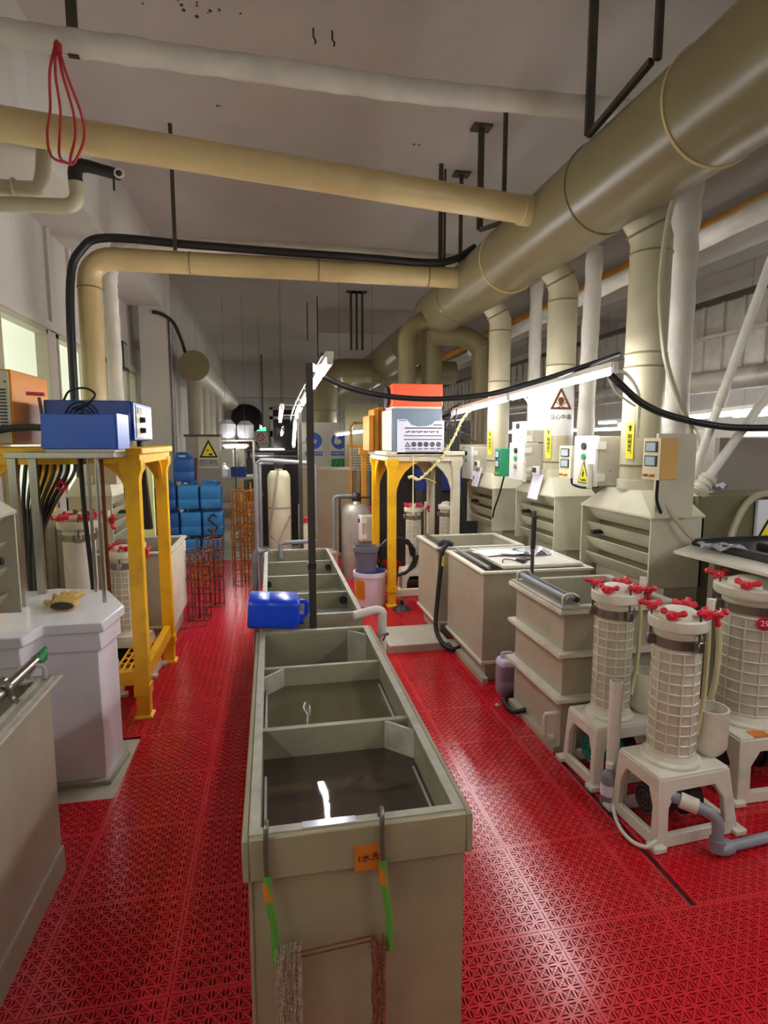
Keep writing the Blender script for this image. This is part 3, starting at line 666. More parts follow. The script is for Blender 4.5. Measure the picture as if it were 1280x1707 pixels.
# chain bundles hanging on green hooks
t = thing('chain_rack', 'two bundles of small chain hanging from green hooks on the front tank', 'chain', (.1, 1.165, .1))
for x, zt, zb in ((-.028, .776, .47), (.226, .776, .455)):
    part('hook', MB().tube([(x, 1.21, .70), (x, 1.212, .76), (x + .001, 1.2, .778), (x, 1.183, .772), (x - .002, 1.176, .72), (x, 1.173, .67)], .0055, 8, sub=4), 'wire', t)
    part('coated_stem', MB().tube([(x, 1.173, .672), (x + .004, 1.171, .6), (x + .012, 1.17, .55), (x + .014, 1.168, zb)], .0085, 8, sub=4), 'greenhook', t, label='green plastic coated wire')
    part('tape', MB().cyl((x - .001, 1.173, .655), (x + .003, 1.172, .615), .0092, n=10), 'orangetag', t)
for z, y in ((.50, 1.150), (.475, 1.163)): part('cross_wire', MB().tube([(.03, y, z), (.2, y, z + .012)], .0018, 6), 'rust', t)
def chain_bundle(x, w, d, ztop, zbot, strands, m):
    b = MB(); link_ = []
    for s in range(strands):
        px = x + random.uniform(-w / 2, w / 2); py = 1.158 + random.uniform(-d / 2, d / 2); ph = random.random()
        z = ztop - random.uniform(0, .015); k = 0
        while z > zbot:
            a = (k % 2) * PI / 2 + ph; u = Vector((math.cos(a), math.sin(a), 0)) * .0023
            ox = .002 * math.sin(z * 60 + s); h = .0038
            b.add([(px + ox + u.x, py + u.y, z), (px + ox, py, z + h), (px + ox - u.x, py - u.y, z), (px + ox, py, z - h), (px + ox + u.y * .5, py - u.x * .5, z), (px + ox - u.y * .5, py + u.x * .5, z)],
                  [(0, 1, 4), (1, 2, 4), (2, 3, 4), (3, 0, 4), (1, 0, 5), (2, 1, 5), (3, 2, 5), (0, 3, 5)])
            z -= .0062; k += 1
    return part('chain_bundle', b, m, t, kind='stuff', smooth=False)
chain_bundle(.012, .055, .024, .51, .12, 60, 'chain'); chain_bundle(.212, .03, .022, .502, .12, 36, 'chain2')

# ------------------------------------------------------------------ right-hand tanks
t = thing('plating_tank', 'grey tank with three stacked flanges and two black rails, right of the aisle', 'tank', (1.72, 2.9, -.014))
part('shell', MB().open_box(1.435, 2.02, 2.62, 3.2, -.014, .77, .018, .05), 'pp', t)
for z0, e in ((.745, .045), (.52, .045), (.285, .05)):
    f = MB(); o = [(1.435 - e, 2.62 - e, z0), (2.02 + e, 2.62 - e, z0), (2.02 + e, 3.2 + .02, z0), (1.435 - e, 3.2 + .02, z0)]
    i_ = [(1.436, 2.621, z0), (2.019, 2.621, z0), (2.019, 3.199, z0), (1.436, 3.199, z0)]
    part('flange', MB().frame(o, i_, (0, 0, .02)), 'pp_light', t)
part('rim', MB().frame([(1.40, 2.585, .765), (2.05, 2.585, .765), (2.05, 3.215, .765), (1.40, 3.215, .765)], [(1.452, 2.637, .765), (2.0, 2.637, .765), (2.0, 3.18, .765), (1.452, 3.18, .765)], (0, 0, .012)), 'rim', t)
part('water', MB().box(1.455, 2.0, 2.64, 3.18, .55, .56), 'water_green', t)
for x in (1.45, 1.49):
    part('rail', MB().cyl((x, 2.60, .81), (x, 3.22, .81), .015, n=14), 'greypipe' if x < 1.47 else 'blackp', t)
for y in (2.63, 3.18): part('rail_bracket', MB().tube([(1.43, y, .777), (1.43, y, .82), (1.47, y, .835), (1.51, y, .82), (1.51, y, .777)], .007, 8, sub=2), 'pp_light', t)
part('drain_hook', MB().tube([(1.43, 2.68, .05), (1.385, 2.68, .06), (1.38, 2.68, .17), (1.40, 2.66, .19), (1.435, 2.66, .19)], .012, 8, sub=3), 'white_pipe', t)
part('foot_strip', MB().box(1.40, 1.435, 2.62, 3.2, -.014, .03), 'pp', t)

def plain_tank(label, x0, x1, y0, y1, z, inset=.04, lift=.13, name='plating_tank', wz=.62, wm='water_dark'):
    t = thing(name, label, 'tank', ((x0 + x1) / 2, (y0 + y1) / 2, -.014))
    part('shell', MB().open_box(x0, x1, y0, y1, lift, z, .018), 'pp', t, .004)
    part('plinth', MB().box(x0 + inset, x1 - inset, y0 + inset, y1 - inset, -.014, lift), 'pp', t)
    part('bottom_flange', MB().box(x0 - .012, x1 + .012, y0 - .012, y1 + .012, lift, lift + .018), 'pp_light', t)
    part('rim', MB().frame([(x0 - .02, y0 - .02, z), (x1 + .02, y0 - .02, z), (x1 + .02, y1 + .01, z), (x0 - .02, y1 + .01, z)], [(x0 + .02, y0 + .02, z), (x1 - .02, y0 + .02, z), (x1 - .02, y1 - .02, z), (x0 + .02, y1 - .02, z)], (0, 0, .014)), 'pp_light', t)
    part('water', MB().box(x0 + .02, x1 - .02, y0 + .02, y1 - .02, wz - .01, wz), wm, t)
    return t
t = plain_tank('large smooth grey tank carrying the white tray, behind the flanged tank', 1.345, 2.10, 3.52, 4.29, .74, wm='water_dark')
part('base_ledge', MB().box(1.345, 1.385, 3.5, 4.29, -.014, .035), 'pp', t)
part('anode_rail', MB().cyl((1.40, 3.56, .768), (1.40, 4.25, .768), .012, n=10), 'greypipe', t); part('weld_seam', MB().box(1.343, 1.347, 3.519, 3.523, .14, .74), 'pp_light', t)
t = plain_tank('smooth grey tank beside the yellow and cream stand, farther of the right pair', 1.29, 2.0, 4.40, 5.0, .745, wm='water_green')
part('anode_rail', MB().cyl((1.34, 4.43, .775), (1.34, 4.97, .775), .013, n=10), 'darksteel', t); part('clamp', MB().tube([(1.3, 4.42, .77), (1.36, 4.42, .8), (1.42, 4.42, .77)], .02, 8, sub=3), 'blackp', t)
# tray with papers
t = thing('white_tray', 'white tray board lying across the large grey tank', 'tray', (1.78, 3.9, .755))
part('board', MB().loft(loop4(1.50, 2.06, 3.56, 4.2, .756), loop4(1.50, 2.06, 3.56, 4.2, .77)), 'white_pipe', t)
part('edge_lip', MB().frame([(1.49, 3.55, .766), (2.07, 3.55, .766), (2.07, 4.21, .766), (1.49, 4.21, .766)], [(1.51, 3.57, .766), (2.05, 3.57, .766), (2.05, 4.19, .766), (1.51, 4.19, .766)], (0, 0, .014)), 'white_pipe', t)
def sheet(x, y, z, w, h, rz, nx=6, ny=5, amp=.008):
    b = MB(); ca, sa = math.cos(rz), math.sin(rz); ph = random.random() * 6
    for j in range(ny + 1):
        for i in range(nx + 1):
            u, v = (i / nx - .5) * w, (j / ny - .5) * h
            b.v.append((x + u * ca - v * sa, y + u * sa + v * ca, z + amp * (1 + math.sin(i * 1.3 + ph) * math.sin(j * 1.1 + ph))))
    for j in range(ny):
        for i in range(nx):
            a = j * (nx + 1) + i; b.f.append((a, a + 1, a + nx + 2, a + nx + 1))
    n = len(b.v); top = list(b.f); b.v += [(p[0], p[1], p[2] - .0015) for p in b.v]
    b.f += [tuple(i + n for i in f[::-1]) for f in top]
    return b
single('paper_sheet', sheet(1.62, 4.02, .772, .28, .21, .3), 'paper', 'printed white paper sheet at the far left corner of the tray', 'paper')
single('paper_sheet', sheet(1.74, 3.93, .79, .22, .16, -.4, amp=.005), 'paper', 'smaller white paper beside the black gauge on the tray', 'paper')
single('plastic_bag', sheet(1.88, 3.95, .772, .24, .2, .2, 9, 8, .022), 'bag', 'crumpled clear bag on the white tray', 'bag')
single('black_gauge', MB().cbox((1.70, 3.70, .786), (.09, .06, .012), Matrix.Rotation(.5, 3, 'Z')), 'blackp', 'flat black meter lying on the white tray', 'meter')
single('wire_loop', MB().tube([(1.54, 3.68, .775), (1.58, 3.74, .785), (1.66, 3.72, .776), (1.70, 3.66, .776), (1.66, 3.63, .776)], .004, 6, sub=5), 'black', 'thin black lead curled on the front of the tray', 'wire')
t = thing('agitator_rod', 'dark upright rod wound with tape in front of the middle hood', 'rod', (1.62, 3.40, .6))
part('rod', MB().tube([(1.585, 3.33, 0), (1.625, 3.4, .9), (1.64, 3.42, 1.16)], .012, 10), 'darksteel', t); part('tape', MB().tube([(1.625, 3.4, .92), (1.638, 3.418, 1.12)], .016, 10), 'black', t)
# concrete slab
single('step_slab', MB().box(.85, 1.33, 4.16, 4.62, -.014, .06), 'slab', 'pale concrete step slab on the red floor between tanks', 'slab', bevel=.006)
t = thing('drain_hose', 'black hose with a yellow clip hanging between the two smooth tanks', 'hose', (1.30, 4.33, 0))
part('hose', MB().tube([(1.36, 4.36, .79), (1.315, 4.345, .74), (1.30, 4.34, .6), (1.27, 4.32, .35), (1.24, 4.25, .15), (1.27, 4.15, .05), (1.33, 4.08, .03), (1.40, 4.1, .04)], .018, 10, sub=5), 'black', t)
part('clip', MB().tube([(1.315, 4.345, .70), (1.31, 4.342, .62)], .021, 10), 'yellowlabel', t)
single('black_hose', MB().tube([(1.47, 3.3, .02), (1.40, 3.24, .02), (1.36, 3.16, .02), (1.37, 3.05, .02), (1.42, 3.0, .05)], .015, 8, sub=5), 'black', 'short black hose end on the floor by the flanged tank', 'hose')
single('cork_scrap', MB().lathe([(.008, 0), (.012, .004), (.012, .012), (.007, .016)], (1.315, 3.17, 0)), 'rope', 'tiny pale scrap on the red floor by the hose end', 'debris')
# purple jug
t = thing('plastic_jug', 'square jug of purplish liquid with a pale top behind the flanged tank', 'jug', (1.46, 3.36, 0))
bo, ha, ca = jerrycan(None, .135, .12, .26)
low = MB(); low.v = [(p[0], p[1], min(p[2], .185)) for p in bo.v]; low.f = bo.f
part('jug_body', low, 'purple', t, local=True)
up = MB(); up.v = [(p[0] * 1.003, p[1] * 1.003, max(p[2], .186)) for p in bo.v]; up.f = bo.f
part('jug_shoulder', up, 'jugtop', t, local=True, label='pale translucent upper half'); part('handle', ha, 'jugtop', t, local=True); part('cap', ca, 'jugtop', t, local=True)

# ------------------------------------------------------------------ filter pumps
def knob_mesh(c, ang, r=.03, tilt=0):
    """wing knob: hub, three lobes with rounded ends"""
    b = MB(); c = Vector(c); rot = Matrix.Rotation(ang, 3, 'Z') @ Matrix.Rotation(tilt, 3, 'Y')
    b.cyl(c + rot @ Vector((0, 0, -.016)), c + rot @ Vector((0, 0, .014)), r * .45, r * .38, 10)
    for k in range(3):
        a = k * 2 * PI / 3; q = [c + rot @ Vector((math.cos(a) * r * f, math.sin(a) * r * f, h)) for f, h in ((.2, 0), (.6, .004), (.95, .008), (1.15, .008))]
        b.tube(q, [r * .24, r * .22, r * .32, r * .2], 8)
    return b
def filter_pump(label, loc, rz, R=.088, H=.93, base=(.17, .15), bh=.29, grid=True, motor='tealmotor', ncup=1, splay=.05, nrib=11, knobs=True):
    """moulded base with splayed legs, ribbed barrel, clamped head with red wing knobs"""
    t = thing('filter_pump', label, 'pump', loc, rz); L = dict(local=True)
    bx, by = base; s = splay
    f = MB(); th = .028
    tp = [(-bx, -by), (bx + .03, -by), (bx + .03, by), (-bx, by)]; bt = [(-bx - s * .3, -by - s * .3), (bx + .03 + s, -by - s * .3), (bx + .03 + s, by + s * .3), (-bx - s * .3, by + s * .3)]
    f.loft([(x, y, bh - .025) for x, y in tp], [(x * .97, y * .97, bh) for x, y in tp])
    for i in range(4):
        (ax, ay), (cx, cy) = tp[i], tp[(i + 1) % 4]; (px, py), (qx, qy) = bt[i], bt[(i + 1) % 4]
        T0 = Vector((ax, ay, bh - .01)); T1 = Vector((cx, cy, bh - .01)); B0 = Vector((px, py, 0)); B1 = Vector((qx, qy, 0))
        def pt(u, v):
            return (T0.lerp(T1, u)).lerp(B0.lerp(B1, u), v)
        ou = [(0, 0), (.5, 0), (1, 0), (1, .5), (1, 1), (.5, 1), (0, 1), (0, .5)]
        inn = [(.24, .2), (.5, .2), (.76, .2), (.86, .42), (.86, .82), (.5, .82), (.14, .82), (.14, .42)]
        nrm = (T1 - T0).cross(B0 - T0).normalized()
        cen = Vector((0, 0, bh / 2)) - pt(.5, .5)
        if nrm.dot(cen) < 0: nrm = -nrm
        f.frame([pt(*p) for p in ou], [pt(*p) for p in inn], nrm * th)
    part('base_frame', f, 'pp_light', t, .004, **L)
    for (px, py) in bt:
        part('foot', MB().cbox((px * .97, py * .97, .012), (.06, .055, .024)), 'pp_light', t, .004, **L)
    zb = bh
    part('barrel_foot', MB().lathe([(R * 1.32, 0), (R * 1.32, .012), (R * 1.12, .02), (R * 1.0, .05)], (0, 0, zb), 32), 'pp_light', t, **L)
    zt = H - .10
    part('barrel', MB().cyl((0, 0, zb + .02), (0, 0, zt), R * (1 if grid else 1.0), n=36), 'barrel' if grid else 'white_pipe', t, **L)
    if grid:
        g = MB()
        for k in range(nrib):
            g.ring((0, 0, zb + .05 + (zt - zb - .12) * k / (nrib - 1)), R + .002, .004, (0, 0, 1), 36, 6)
        for k in range(12):
            a = 2 * PI * k / 12 + .1; g.bar((math.cos(a) * (R + .001), math.sin(a) * (R + .001), zb + .05), (math.cos(a) * (R + .001), math.sin(a) * (R + .001), zt - .07), .0065, .009, (math.cos(a), math.sin(a), 0))
        part('rib_grid', g, 'pp_light', t, **L)
    part('clamp_band', MB().lathe([(R + .001, 0), (R + .006, 0), (R + .006, .04), (R + .001, .04)], (0, 0, zt - .055), 36, False), 'steel', t, **L)
    for k in range(3):
        a = .6 + 2 * PI * k / 3; c, s_ = math.cos(a), math.sin(a); q = (c * (R + .016), s_ * (R + .016), zt - .035)
        lug = part('clamp_lug', MB().cbox(q, (.03, .03, .045), Matrix.Rotation(a, 3, 'Z')), 'steel', t, .003, **L)
        part('bolt', MB().cyl((q[0], q[1], zt - .03), (q[0], q[1], H - .01), .0045, n=8), 'darksteel', t, **L)
    part('head_flange', MB().lathe([(R * 1.0, 0), (R * 1.03, .015), (R * 1.27, .02), (R * 1.3, .03), (R * 1.3, .06), (R * 1.24, .066)], (0, 0, zt), 36), 'pp_light', t, **L)
    part('dome', MB().lathe([(R * .9, 0), (R * .85, .016), (R * .6, .03), (R * .25, .037), (.002, .039)], (0, 0, H - .036), 28), 'pp_light', t, **L)
    if knobs:
        for k in range(4):
            a = .6 + 2 * PI * k / 4
            part('knob', knob_mesh((math.cos(a) * R * 1.2, math.sin(a) * R * 1.2, H - .012), a, min(.05, R * .52)), 'redknob', t, label='red plastic wing nut', **L)
        part('outlet', MB().tube([(R * .8, 0, H - .05), (R * 1.55, 0, H - .05), (R * 1.75, 0, H - .035), (R * 1.8, 0, H + .02)], .016, 10, sub=3), 'pp_light', t, **L)
        part('valve_wheel', knob_mesh((R * 2.05, -.01, H - .045), 0, min(.05, R * .52), PI / 2), 'redknob', t, label='red valve handwheel', **L)
        part('drain_tube', MB().tube([(R * 1.5, -.02, H - .06), (R * 1.55, -.02, H - .2), (R * 1.5, -.02, H - .4), (R * 1.1, -.03, zb + .1)], .010, 8, sub=4), 'cleartube', t, **L)
    mo = part('motor', MB().cyl((-bx + .045, 0, .12), (bx * .35, 0, .12), .062, n=24), motor, t, **L)
    fan = MB()
    for k in range(3): fan.ring((-bx + .042, 0, .12), .018 + .019 * k, .0045, (1, 0, 0), 20, 5)
    for k in range(7): fan.bar((-bx + .042, -.05 + .0167 * k, .12 - .05 * math.cos((k - 3) * .45)), (-bx + .042, -.05 + .0167 * k, .12 + .05 * math.cos((k - 3) * .45)), .005, .006)
    part('fan_cover', fan, motor if motor != 'blackp' else 'darkplastic', mo, local=True)
    part('pump_head', MB().cyl((bx * .35, 0, .11), (bx * .75, 0, .11), .075, n=24), 'blackp', t, **L)
    if ncup:
        part('dosing_cup', MB().lathe([(.045, 0), (.06, .02), (.07, .04), (.07, .2), (.063, .2), (.063, .05), (.002, .05)], (bx + .03, -.01, bh), 28, False), 'pp_light', t, **L)
    return t
p2 = filter_pump('nearest cream ribbed filter pump with red wing knobs and grey drain pipe in front', (1.61, 2.02, 0), .08, .088, .935, (.155, .125), .29, motor='blackp')
p1 = filter_pump('cream ribbed filter pump with a teal motor, beside the flanged tank', (1.585, 2.425, 0), .05, .083, .935, (.15, .12), .29)
p3 = filter_pump('fat ribbed filter pump with round red number sticker at the right edge', (2.2, 2.27, 0), 0, .13, .975, (.2, .2), .30, ncup=0, motor='blackp', nrib=10)
mtx = plane_mtx((2.2 - .131 * math.sin(.42), 2.27 - .136 * math.cos(.42), .79), (math.cos(.42), -math.sin(.42), 0), (0, 0, 1))
st = part('number_sticker', poly_on(mtx, [(.032 * math.cos(k * PI / 12), .032 * math.sin(k * PI / 12)) for k in range(24)], .0015), 'redknob', p3, label='round red sticker reading 29')
text_part('lettering', '29', .036, 'paper', st, mtx @ Matrix.Translation((0, 0, .003)))
part('orange_tag', MB().box(2.07, 2.15, 2.07, 2.12, .301, .304), 'orangetag', p3, label='small orange tag on the pump base')
# grey drain pipe in front of the nearest pump
t = thing('drain_pipe', 'grey plastic drain pipe with a union in front of the nearest pump', 'pipe', (1.65, 1.84, 0))
part('pipe', MB().tube([(1.53, 1.9, .20), (1.6, 1.845, .185), (1.65, 1.81, .16), (1.665, 1.80, .12), (1.665, 1.80, .04)], .022, 14, sub=3), 'greypipe', t)
part('union', MB().cyl((1.555, 1.88, .195), (1.605, 1.843, .182), .03, n=12), 'pp_light', t); part('elbow', MB().tube([(1.665, 1.80, .07), (1.665, 1.80, .03), (1.69, 1.80, .024), (1.73, 1.805, .024)], .028, 14), 'greypipe', t)
part('floor_pipe', MB().cyl((1.69, 1.80, .026), (2.3, 1.85, .03), .02, n=14), 'greypipe', t)
single('white_tube', MB().tube([(1.44, 2.15, .02), (1.39, 2.03, .012), (1.38, 1.93, .012), (1.41, 1.87, .02), (1.45, 1.86, .05)], .008, 8, sub=5), 'white_pipe', 'thin white tube looped at the foot of the nearest pump', 'tube')
t = thing('pvc_offcut', 'cream plastic pipe offcut standing between the two nearest pumps', 'pipe', (1.475, 2.2, .29))
part('pipe_wall', MB().lathe([(.022, 0), (.027, 0), (.027, .55), (.022, .55)], (1.475, 2.215, 0), 20, False), 'white_pipe', t)
t = thing('chemical_bottle', 'grey labelled bottle with white cap on the floor between pumps', 'bottle', (1.455, 2.16, 0))
part('body', MB().lathe([(.03, 0), (.034, .006), (.034, .125), (.028, .145), (.014, .16), (.014, .17)], (1.435, 2.175, 0), 24), 'greypipe', t)
part('cap', MB().cyl((1.435, 2.175, .17), (1.435, 2.175, .192), .017, n=18), 'white_pipe', t); part('label_band', MB().lathe([(.0345, .05), (.0348, .05), (.0348, .1), (.0345, .1)], (1.435, 2.175, 0), 24, False), 'paper', t, label='white label round the bottle')
# hose loops behind pumps
single('clear_hose', MB().tube([(1.86, 2.1, .86), (1.88, 2.1, .7), (1.86, 2.1, .5), (1.82, 2.15, .34)], .012, 8, sub=5), 'cleartube', 'clear yellowish hose hanging behind the nearest pump', 'hose')
single('white_cable', MB().tube([(1.9, 2.25, .3), (1.93, 2.23, .4), (1.98, 2.23, .42), (2.0, 2.23, .34), (1.98, 2.2, .28)], .007, 6, sub=5), 'white_pipe', 'white cable loop beside the dosing cup', 'cable')
single('tank_box', MB().box(1.75, 1.95, 2.72, 2.9, .77, .8), 'pp', 'small grey block on the rim of the flanged tank', 'block')

# tray table at the right edge
t = thing('work_board', 'pale work board at the right edge over the fat pump', 'board', (2.55, 2.4, .99))
b = MB(); po = [(2.11, 2.72), (2.17, 1.95), (3.1, 1.9), (3.1, 2.98), (2.5, 2.98)]
b.prism(po, 1.0, 1.014); part('board', b, 'pp_light', t)
part('support_leg', MB().box(2.9, 2.94, 2.3, 2.34, -.014, 1.0), 'pp', t); part('support_leg', MB().box(2.42, 2.46, 2.78, 2.82, -.014, 1.0), 'pp', t)
t = thing('black_tray', 'black tray on the pale work board at the right edge', 'tray', (2.6, 2.6, 1.015))
part('tray_body', MB().open_box(2.33, 2.95, 2.15, 2.86, 1.015, 1.055, .02), 'blackp', t, .004)
part('raised_block', MB().box(2.5, 2.9, 2.3, 2.6, 1.03, 1.07), 'blackp', t, .01)
single('plastic_bag', sheet(2.32, 2.62, 1.03, .2, .16, -.4, 9, 8, .02), 'bag', 'crumpled silvery film on the corner of the black tray', 'bag')
single('mauve_cloth', sheet(2.72, 2.45, 1.075, .3, .2, .3, 8, 6, .012), 'jugtop', 'pale mauve sheet lying on the black tray', 'cloth')
# next hood's side panels and boards
single('side_panel', MB().box(2.47, 3.4, 3.0, 3.36, -.014, 1.275), 'olivepanel', 'flat olive panel right of the nearest hood', 'panel')
t = thing('warning_sign', 'white panel with a cut-off yellow warning triangle at the right edge', 'sign', (3.0, 2.99, .95))
part('panel', MB().box(2.855, 3.3, 2.965, 2.985, .9, 1.25), 'white', t)
mtx = plane_mtx((3.0, 2.963, 1.085), (1, 0, 0), (0, 0, 1))
part('triangle_border', poly_on(mtx, [(-.15, -.08), (.15, -.08), (0, .17)], .001), 'blackink', t); part('triangle', poly_on(mtx, [(-.125, -.066), (.125, -.066), (0, .142)], .002), 'yellowlabel', t)
part('triangle_mark', poly_on(mtx, [(-.02, -.04), (.015, -.04), (.005, 0), (.025, 0), (-.012, .07), (-.005, .02), (-.022, .02)], .003), 'blackink', t)
single('machine_casing', MB().box(2.85, 3.4, 3.3, 3.34, 1.276, 1.62), 'greypanel', 'brown grey machine panel behind the warning triangle', 'panel')
single('cloth_bundle', sheet(2.72, 3.2, 1.285, .16, .14, .5, 7, 6, .03), 'jugtop', 'crumpled mauve rag on the olive panel', 'rag')
single('light_box', MB().box(3.5, 4.2, 4.6, 4.9, -.014, 1.7), 'greypanel', 'pale machine box under the lamps of the next line', 'box')
single('back_cabinet', MB().box(2.9, 4.4, 5.2, 5.6, 0, 1.5), 'olivepanel', 'olive cabinet of the next line behind the risers', 'cabinet')

# slanting pvc pipes and hoses at right
t = thing('slanting_pipe', 'cream plastic pipe slanting up to the right edge, left of two', 'pipe', (2.45, 3.05, 1.27))
part('pipe', MB().cyl((2.44, 3.06, 1.29), (2.86, 2.98, 2.72), .026, n=14), 'white_pipe', t); part('joint', MB().cyl((2.59, 3.03, 1.8), (2.62, 3.025, 1.9), .031, n=14), 'pp_light', t)
t = thing('slanting_pipe', 'white plastic pipe with a union slanting up, right of two', 'pipe', (2.48, 3.0, 1.33))
part('pipe', MB().cyl((2.49, 2.99, 1.345), (3.0, 3.02, 1.99), .027, n=14), 'white_pipe', t)
part('union', MB().cyl((2.455, 2.985, 1.30), (2.525, 2.99, 1.39), .046, n=12), 'pp_light', t)
for k in range(3): part('union_ring', MB().ring((2.465 + .022 * k, 2.986, 1.313 + .028 * k), .047, .008, (.62, 0, .78), 14), 'pp_light', t)
single('cream_hose', MB().tube([(2.2, 2.96, 3.0), (2.15, 2.97, 2.8), (2.13, 2.98, 2.5), (2.15, 2.98, 2.25), (2.2, 2.98, 2.02), (2.3, 2.98, 1.8), (2.37, 2.98, 1.68), (2.4, 3.0, 1.55)], .015, 8, sub=4), 'riser', 'thin cream hose hanging down beside the nearest riser', 'hose')
single('black_hose', MB().tube([(1.88, 3.02, 1.965), (1.93, 2.98, 1.9), (2.03, 2.95, 1.81), (2.18, 2.93, 1.745), (2.42, 2.92, 1.695), (2.65, 2.92, 1.675), (3.1, 2.92, 1.68)], .02, 10, sub=5), 'black', 'thick black cable sagging from the lamp end to the right edge', 'cable')
single('black_cable', MB().tube([(.3, 3.4, 1.97), (.45, 3.5, 1.92), (.64, 3.58, 1.885), (.85, 3.6, 1.865), (1.1, 3.6, 1.865), (1.4, 3.6, 1.9), (1.68, 3.58, 1.975), (1.9, 3.4, 2.05), (2.05, 3.2, 2.11)], .017, 10, sub=5), 'black', 'long black cable sagging across the picture between the lamps', 'cable')
single('white_wire', MB().tube([(1.88, 3.05, 1.96), (1.91, 3.02, 1.88), (1.98, 3.0, 1.82), (2.06, 3.05, 1.8)], .006, 6, sub=5), 'white_pipe', 'thin white wire looping under the lamp end', 'wire')
single('white_wire', MB().tube([(2.37, 2.98, 1.7), (2.42, 2.97, 1.64), (2.43, 2.97, 1.58)], .006, 6, sub=4), 'white_pipe', 'thin white wire by the tan double meter', 'wire')
single('grey_hose', MB().tube([(2.12, 2.91, 1.32), (2.2, 2.88, 1.2), (2.28, 2.86, 1.1), (2.36, 2.84, 1.03)], .013, 8, sub=4), 'riser', 'cream hose lying down the corner of the nearest hood', 'hose')
single('grey_hose', MB().tube([(2.62, 2.9, 1.02), (2.66, 2.92, 1.1), (2.74, 2.94, 1.22), (2.85, 2.95, 1.285), (3.05, 2.95, 1.29)], .02, 8, sub=4), 'riser', 'cream hose bending over the olive panel', 'hose')
for i, (x, y, z, lab) in enumerate(((2.06, 3.5, 1.39, 'valve stub with white handle beside the nearest riser'), (2.08, 4.55, 1.36, 'valve stub beside the middle riser'))):
    t = thing('valve', lab, 'valve', (x, y, z - .06))
    part('stem', MB().cyl((x, y, z - .1), (x, y, z + .06), .018, n=12), 'pp_light', t); part('body', MB().cyl((x + .01, y, z), (x + .12, y, z), .022, n=12), 'pp_light', t); part('handle', knob_mesh((x + .12, y, z), 0, .03, PI / 2), 'greypipe', t)

# meters and control boxes on the hoods (faces toward the aisle, -X)
def meter(label, x, y0, y1, z0, z1, case, face, dep=.12):
    t = thing('meter_box', label, 'meter', (x + dep / 2, (y0 + y1) / 2, z0))
    part('case', MB().box(x, x + dep, y0, y1, z0, z1), case, t, .004)
    part('face', MB().box(x - .004, x, y0, y1, z0, z1), face, t)
    h = z1 - z0; w = y1 - y0
    for k in (0, 1):
        zz = z1 - h * (.08 + .34 * k)
        fr = part('screen_frame', MB().box(x - .01, x - .004, y0 + w * .15, y1 - w * .15, zz - h * .26, zz), 'blackp', t)
        part('screen', MB().box(x - .012, x - .01, y0 + w * .22, y1 - w * .22, zz - h * .23, zz - h * .03), 'screen', fr)
    for k in (0, 1): part('terminal', MB().cyl((x - .03, y0 + w * (.3 + .4 * k), z0 + h * .1), (x, y0 + w * (.3 + .4 * k), z0 + h * .1), .008, n=10), 'ochre', t, label='brass terminal')
    return t
meter('tan double meter box on the nearest hood riser, brass terminals below', 2.0, 2.72, 2.86, 1.395, 1.615, 'goldmeter', 'creamface', .105)
meter('cream double meter box between the middle riser and grey control box', 2.1, 3.82, 3.99, 1.335, 1.565, 'pp_light', 'creamface', .1)
meter('green double meter box on the farthest hood', 2.1, 5.12, 5.25, 1.27, 1.53, 'green', 'green', .1)
t = thing('mounting_plate', 'beige upright plate carrying the tan double meter', 'panel', (2.3, 2.9, 1.17))
part('plate', MB().box(2.10, 2.34, 2.88, 2.9, 1.17, 1.64), 'hood', t)
def control_box(label, x, y0, y1, z0, z1, dep, sign=False, knobs=2):
    t = thing('control_box', label, 'control box', (x + dep / 2, (y0 + y1) / 2, z0))
    part('box', MB().box(x, x + dep, y0, y1, z0, z1), 'boxgrey', t, .004)
    part('door', MB().box(x - .025, x - .002, y0 - .004, y1 + .004, z0 - .004, z1 + .004), 'doorwhite', t, .004)
    h = z1 - z0; w = y1 - y0
    for k in (.18, .82): part('hinge', MB().box(x - .02, x + .04, y0 - .016, y0 - .004, z0 + h * k - .025, z0 + h * k + .025), 'doorwhite', t)
    for k in range(knobs):
        part('knob', MB().cyl((x - .04, y0 + w * .5, z1 - h * (.2 + .22 * k)), (x - .025, y0 + w * .5, z1 - h * (.2 + .22 * k)), .02 if k else .024, n=14), ('blackp', 'green', 'greypipe')[k], t)
    if sign:
        mtx = plane_mtx((x - .0265, (y0 + y1) / 2, z0 + h * .2), (0, -1, 0), (0, 0, 1))
        part('sign_border', poly_on(mtx, [(-.075, -.055), (.075, -.055), (0, .095)], .001), 'blackink', t)
        part('sign_triangle', poly_on(mtx, [(-.064, -.049), (.064, -.049), (0, .08)], .002), 'yellowlabel', t)
        part('sign_bolt', poly_on(mtx, [(-.012, -.01), (.006, -.01), (.002, .01), (.014, .01), (-.006, .045), (-.002, .018), (-.014, .018)], .003), 'blackink', t)
        text_part('sign_text', '当心触电', .02, 'blackink', t, mtx @ Matrix.Translation((0, -.033, .0035)))
    return t
control_box('grey control box with yellow warning triangle and green knob on its door', 2.1, 3.47, 3.74, 1.305, 1.63, .24, True)
control_box('white control box with three knobs behind the middle riser', 2.1, 4.57, 4.86, 1.27, 1.58, .24, False, 3)
control_box('small white box stacked on the three-knob control box', 2.12, 4.60, 4.86, 1.59, 1.76, .2, False, 1)
control_box('grey control box beside the dark cable bundle at the farthest hood', 2.1, 5.86, 6.16, 1.2, 1.535, .24, False, 2)
single('red_box', MB().box(2.15, 2.3, 4.862, 4.97, 1.6, 1.74), 'dark', 'small dark red-marked device behind the green meter', 'device')
